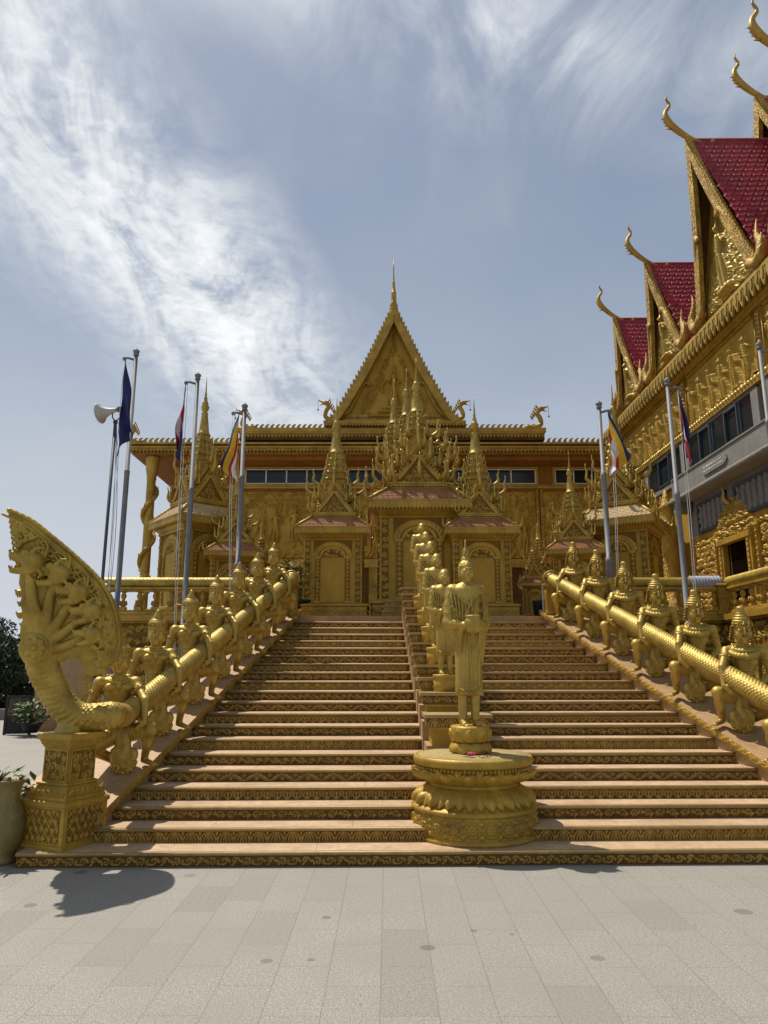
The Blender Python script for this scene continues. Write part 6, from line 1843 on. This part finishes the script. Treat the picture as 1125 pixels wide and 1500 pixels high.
def flag(label, x, y, zt, stripes, side, seed, hoist=1.0, fly=1.7, wd=.30, emblem=False):
    """cloth hanging limp from its top corner; stripes run along the fly"""
    rn = random.Random(seed); nu, nv = 46, 28
    u = np.linspace(0, 1, nu)[:, None]; v = np.linspace(0, 1, nv)[None]
    ph = rn.uniform(0, 6); ph2 = rn.uniform(0, 6)
    fan = np.sin(np.clip(u * 1.25, 0, 1) * pi / 2)
    X = x + side * (.02 + wd * fan * (.15 + .85 * (1 - v) * .75 + .25 * np.sin(v * 4 + ph)) * (.55 + .45 * u)) + .035 * np.sin(u * 7 + v * 5 + ph2) * u
    Yy = y - .02 + .07 * np.sin(v * 11 + u * 3 + ph) * (.25 + u) + .04 * np.sin(u * 9 + ph2) * u
    Zz = zt - v * hoist * (1 - .35 * u) - u * fly * (.78 - .12 * v)
    P = np.stack([X + 0 * v, Yy, Zz], -1)
    m_ = MB(); base = MB().grid(P, stripes[0][1], smooth=True)
    F = base.F[0][0]; vc = (np.arange(nv - 1) + .5) / (nv - 1); uc = (np.arange(nu - 1) + .5) / (nu - 1)
    vv = np.tile(vc, nu - 1); uu = np.repeat(uc, nv - 1)
    m_.V = base.V; m_.nv = base.nv; acc = 0.
    lab = np.full(len(F), stripes[-1][1], dtype=object)
    e = 0.
    for fr, mt in stripes:
        sel = (vv >= e) & (vv < e + fr + 1e-6); lab[sel] = mt; e += fr
    if emblem: lab[(np.abs(vv - .5) < .17) & (uu > .32) & (uu < .68) & ((np.abs(vv - .5) < .08) | (np.mod(uu * 14, 1) < .55))] = 'flag_white'
    if emblem == 2:
        seg = (uu > .8); cols = [s_[1] for s_ in stripes]
        for i, mt in enumerate(cols): lab[seg & (vv > i / len(cols)) & (vv <= (i + 1) / len(cols))] = mt
    for mt in set(lab): m_.F.append((F[lab == mt], m_.mi(mt), True))
    return m_.build('flag'), label


KH = [(.25, 'flag_blue'), (.5, 'flag_red'), (.25, 'flag_blue')]
NV = [(1.0, 'flag_blue')]
BU = [(.2, 'flag_blue'), (.2, 'flag_yellow'), (.2, 'flag_red'), (.2, 'flag_white'), (.2, 'flag_orange')]
poles = [(-4.45, 12.1, 0, 7.26, 'tallest steel flagpole, leftmost one, next to the loudspeaker pole'), (-3.32, 12.1, 0, 6.80, 'steel flagpole in front of the left corner shrine, middle of the left three'),
         (-2.50, 12.3, 1.9, 6.30, 'steel flagpole with the striped yellow and red flag left of the hall gable'), (3.83, 12.2, 2.0, 6.30, 'shorter steel flagpole with the yellow and orange flag in front of the right corner shrine'),
         (5.02, 12.05, 0, 6.68, 'steel flagpole in front of the concrete balcony on the right'), (6.70, 12.0, 2.61, 7.35, 'steel flagpole at the extreme right edge, only its top in view')]
for i, (x, y, zb, zt, lb) in enumerate(poles): flagpole(x, y, zb, zt, lb, -1 if i < 3 else 1)
G6 = 'flags hanging limp on the poles'
for (lb, x, y, zt, st, sd, sd2, ho, fl__, wd, em) in (
        ('dark navy flag hanging limp on the leftmost flagpole', -4.62, 12.0, 7.05, NV, 1, 1, 1.2, 1.6, .22, False),
        ('red and blue flag with white emblem hanging on the second left flagpole', -3.47, 12.0, 6.60, KH, -1, 2, .7, 1.5, .16, 1),
        ('flag in blue, yellow, red, white and orange on the third left flagpole', -2.55, 12.2, 6.12, BU, -1, 3, .8, 1.3, .24, False),
        ('flag in dark blue, yellow and orange on the pole at the right corner shrine', 3.92, 12.1, 6.14, BU, 1, 4, .85, 1.15, .28, 2),
        ('faded red and blue flag with white emblem before the grey balcony', 5.16, 12.0, 6.48, KH, 1, 5, .7, 1.55, .18, 1),
        ('navy flag cut by the right photo edge', 6.78, 11.95, 7.1, NV, 1, 6, 1.3, 1.6, .3, False)):
    ob, _ = flag(lb, x, y, zt, st, sd, sd2, ho, fl__, wd, em); tag(ob, lb, 'flag', G6)

t = thing('loudspeaker_pole', 'grey horn loudspeaker on a thin dark pole left of the leftmost flagpole', 'loudspeaker', (-4.80, 12.3, 0))
p = MB(); p.tube([(0, 0, 0), (0, 0, 6.0)], .028, 10, 'dark_steel'); p.build('pole', t)
M = T(-.06, -.02, 6.17) @ RY(rad(-97)) @ RX(rad(-12))
p = MB(); p.lathe([(.035, -.12), (.04, -.04), (.05, .02), (.07, .09), (.11, .17), (.165, .23), (.185, .245), (.188, .252), (.178, .25), (.10, .17), (.055, .08), (.03, .0)], 30, (0, 0, 0), 'horn_grey', M); p.lathe([(.03, .0), (.035, .12), (.012, .15)], 14, (0, 0, 0), 'white_paint', M); p.build('horn', t)
p = MB(); p.lathe([(.055, -.24), (.058, -.22), (.058, -.13), (.045, -.11)], 16, (0, 0, 0), 'dark_steel', M); p.build('driver', t)
p = MB(); p.tube([(0, 0, 5.96), (-.06, 0, 6.05), (-.07, 0, 6.15)], .012, 6, 'dark_steel'); p.tube([(0, 0, 5.96), (.07, 0, 6.05), (.06, 0, 6.17)], .012, 6, 'dark_steel'); p.lathe([(.04, 5.94), (.045, 5.97), (.03, 5.99)], 10, (0, 0, 0), 'dark_steel'); p.build('bracket', t)
p = MB(); 
for dx in (.10, .16): p.tube(spline([(0.02, 0, 5.98), (dx, .0, 4.0), (dx * .6, 0, 1.5)], 14), .005, 5, 'dark_steel')
p.build('cable', t)

# ================================================================== PLANTS, URN, FAR EDGE OF THE PLAZA
def leafy(name, label, cat, loc, n, spread, h, seed, size, mat='leaf', group=None, pot=None, stemh=0.):
    rn = random.Random(seed); t = thing(name, label, cat, loc, 0, group)
    f = MB(); V = []; F = []
    for k in range(n):
        a = rn.uniform(0, 2 * pi); r = spread * rn.random() ** .6; z = stemh + h * rn.random(); r *= (1 - .35 * abs(z - stemh - h * .5) / (h * .5))
        c = Vector((r * math.cos(a), r * math.sin(a), z)); d = Vector((math.cos(a), math.sin(a), rn.uniform(-.4, .8))).normalized(); s_ = Vector((-d.y, d.x, rn.uniform(-.4, .4))).normalized(); L = size * rn.uniform(.6, 1.3); up = d.cross(s_)
        b = len(V); V += [c, c + d * L * .5 + s_ * L * .17 + up * .05 * L, c + d * L, c + d * L * .5 - s_ * L * .17 + up * .05 * L]; F += [(b, b + 1, b + 2, b + 3)]
    f.add(V, F, mat); f.build('foliage', t)
    s_ = MB()
    for k in range(7):
        a = k * .9; s_.tube([(0, 0, 0), (spread * .2 * math.cos(a), spread * .2 * math.sin(a), stemh + h * .4), (spread * .6 * math.cos(a), spread * .6 * math.sin(a), stemh + h * .85)], [.014, .01, .004], 5, 'bark')
    s_.build('stem', t)
    if pot:
        p = MB(); p.lathe([(pot * .6, -pot), (pot * .85, -pot * .6), (pot, -.05), (pot * 1.1, -.04), (pot * 1.1, 0), (pot * .9, .0)], 18, (0, 0, 0), 'black'); p.build('pot', t)
    return t


leafy('potted_shrub', 'light green potted shrub behind the topmost left bearer', 'plant', (-1.72, 14.1, 2.95), 420, .42, .75, 1, .13, pot=.3)
sh = leafy('flowering_plant', 'pink flowered plant behind the left rail beside the striped flag pole', 'plant', (-2.78, 14.1, 3.0), 260, .3, .55, 2, .11, pot=.3)
f = MB()
for k in range(14):
    rn = random.Random(k); x, y, z = rn.uniform(-.18, .18), rn.uniform(-.3, 0), rn.uniform(.42, .66)
    for j in range(5): f.lathe([(.001, -.012), (.022, 0), (.001, .012)], 6, (x + .022 * math.cos(j * 1.26), y, z + .022 * math.sin(j * 1.26)), 'pink')
f.build('blossoms', sh)
leafy('potted_plant', 'small leafy plant beside the serpent pedestal and the urn', 'plant', (-3.42, 7.55, .22), 150, .26, .36, 3, .17, pot=.18)
leafy('potted_plant', 'green plant by the carved metal panel behind the serpent neck', 'plant', (-8.9, 19.0, .32), 320, .42, .5, 4, .2, pot=.24)
tag(thing('urn', 'tall gold green ceramic urn at the bottom left corner of the stairs', 'urn', (-3.33, 6.80, 0)))
ur = COL.objects['urn']; ur.scale = (.88, .88, .96)
p = MB(); p.lathe([(.13, 0), (.14, .03), (.12, .06), (.125, .09), (.175, .20), (.195, .32), (.175, .43), (.135, .51), (.115, .58), (.125, .66), (.155, .70), (.17, .712), (.165, .722), (.15, .718), (.12, .68), (.10, .60)], 40, (0, 0, 0), 'urn_green'); p.build('body', ur)
leafy('urn_plant', 'leafy plant growing out of the urn at the left edge', 'plant', (-3.42, 6.80, .68), 30, .14, .08, 6, .13)

p = thing('metal_panel', 'dark carved metal screen panel standing on the far left plaza', 'screen', (-9.45, 19.4, 0), rad(12))
q = MB(); 
for x in (-.3, .3): q.bx(x - .03, x + .03, -.03, .03, 0, .95, 'black')
for z in (.02, .42, .92): q.bx(-.27, .27, -.025, .025, z, z + .05, 'black')
q.bx(-.27, .27, -.01, .01, .07, .42, 'black'); q.build('frame', p)
q = MB(); r = Relief(.5, .44, .02); r.foliage(5, .12, .03); r.mesh(q, T(-.25, -.005, .475), 'dark_steel'); q.build('scrollwork', p)
q = MB(); q.bx(-18, -10.1, 24.8, 25.1, 0, .35, 'concrete'); tag(q.build('low_wall'), 'low grey wall along the far left edge of the plaza', 'wall')
q = thing('gate_post', 'square gate post with a white cap behind the carved metal panel', 'post', (-9.55, 21.5, 0)); m_ = MB(); m_.bx(-.2, .2, -.2, .2, 0, 1.25, 'brown_wood'); m_.build('shaft', q); m_ = MB(); m_.sq([(.26, 1.25), (.26, 1.33), (.15, 1.38)], (0, 0, 0), 'white_paint'); m_.build('cap', q)


def tree(loc, h, r, seed, label, n=24000):
    rn = random.Random(seed); t = thing('tree', label, 'tree', loc, 0, 'dark trees beyond the far left plaza')
    tk = MB(); tk.tube([(0, 0, 0), (.1, 0, h * .3), (0, .1, h * .6)], [.25, .18, .1], 8, 'bark')
    cl = []
    for k in range(34):
        a = rn.uniform(0, 6.28); q_ = r * rn.random() ** .5; z = h * rn.uniform(.06, .93); q_ *= math.sqrt(max(.1, 1 - ((z / h - .5) / .55) ** 2)); cl.append((q_ * math.cos(a), q_ * math.sin(a), z, r * rn.uniform(.16, .34)))
        if k < 12: tk.tube([(0, 0, h * .3), (q_ * .5 * math.cos(a), q_ * .5 * math.sin(a), (h * .3 + z) / 2), (q_ * math.cos(a), q_ * math.sin(a), z)], [.1, .06, .02], 5, 'bark')
    tk.build('trunk', t)
    R = np.random.RandomState(seed); ci = R.randint(0, len(cl), n); C = np.array(cl)[ci]
    d = R.normal(size=(n, 3)); d /= np.linalg.norm(d, axis=1)[:, None]; P = C[:, :3] + d * (C[:, 3:4] * (R.rand(n, 1) ** .4)) * np.array([1, 1, .8])
    a = R.normal(size=(n, 3)); a /= np.linalg.norm(a, axis=1)[:, None]; b = np.cross(a, R.normal(size=(n, 3))); b /= np.linalg.norm(b, axis=1)[:, None]; L = (.05 + .07 * R.rand(n, 1))
    V = np.stack([P - a * L, P + b * L * .4, P + a * L, P - b * L * .4], 1).reshape(-1, 3); F = np.arange(4 * n).reshape(n, 4)
    f = MB(); f.add(V, F, 'leaf_dark'); f.build('crown', t)


tree((-15.2, 29, 0), 3.0, 2.2, 1, 'dark leafy tree at the left photo edge, nearest of the far trees')
tree((-12.6, 31, 0), 2.9, 2.2, 2, 'dark leafy tree seen just left of the serpent breast')
tree((-10.2, 33, 0), 3.2, 2.4, 3, 'dark leafy tree glimpsed behind the carved metal panel')
tree((-18.6, 32, 0), 3.8, 3.0, 4, 'farthest left tree, mostly outside the photo')

# small things on the right of the landing
q = thing('waste_bin', 'black bin standing at the top right of the stairs', 'bin', (2.98, 13.95, 2.61)); m_ = MB(); m_.lathe([(.10, 0), (.13, .30), (.135, .31), (.13, .32), (.11, .31)], 18, (0, 0, 0), 'black'); m_.build('body', q); m_ = MB(); m_.tube([(-.12, 0, .29), (0, -.06, .40), (.12, 0, .29)], .008, 5, 'grey_steel'); m_.build('handle', q)
q = thing('railing', 'thin pale metal railing beside the end of the right serpent rail', 'railing', (3.0, 13.7, 2.61))
m_ = MB()
for x in (0, .1, .2, .3): m_.bx(x - .012, x + .012, -.01, .01, 0, .62, 'white_paint')
for z in (.12, .60, .35): m_.bx(0, .3, -.012, .012, z, z + .025, 'white_paint')
m_.build('bars', q)
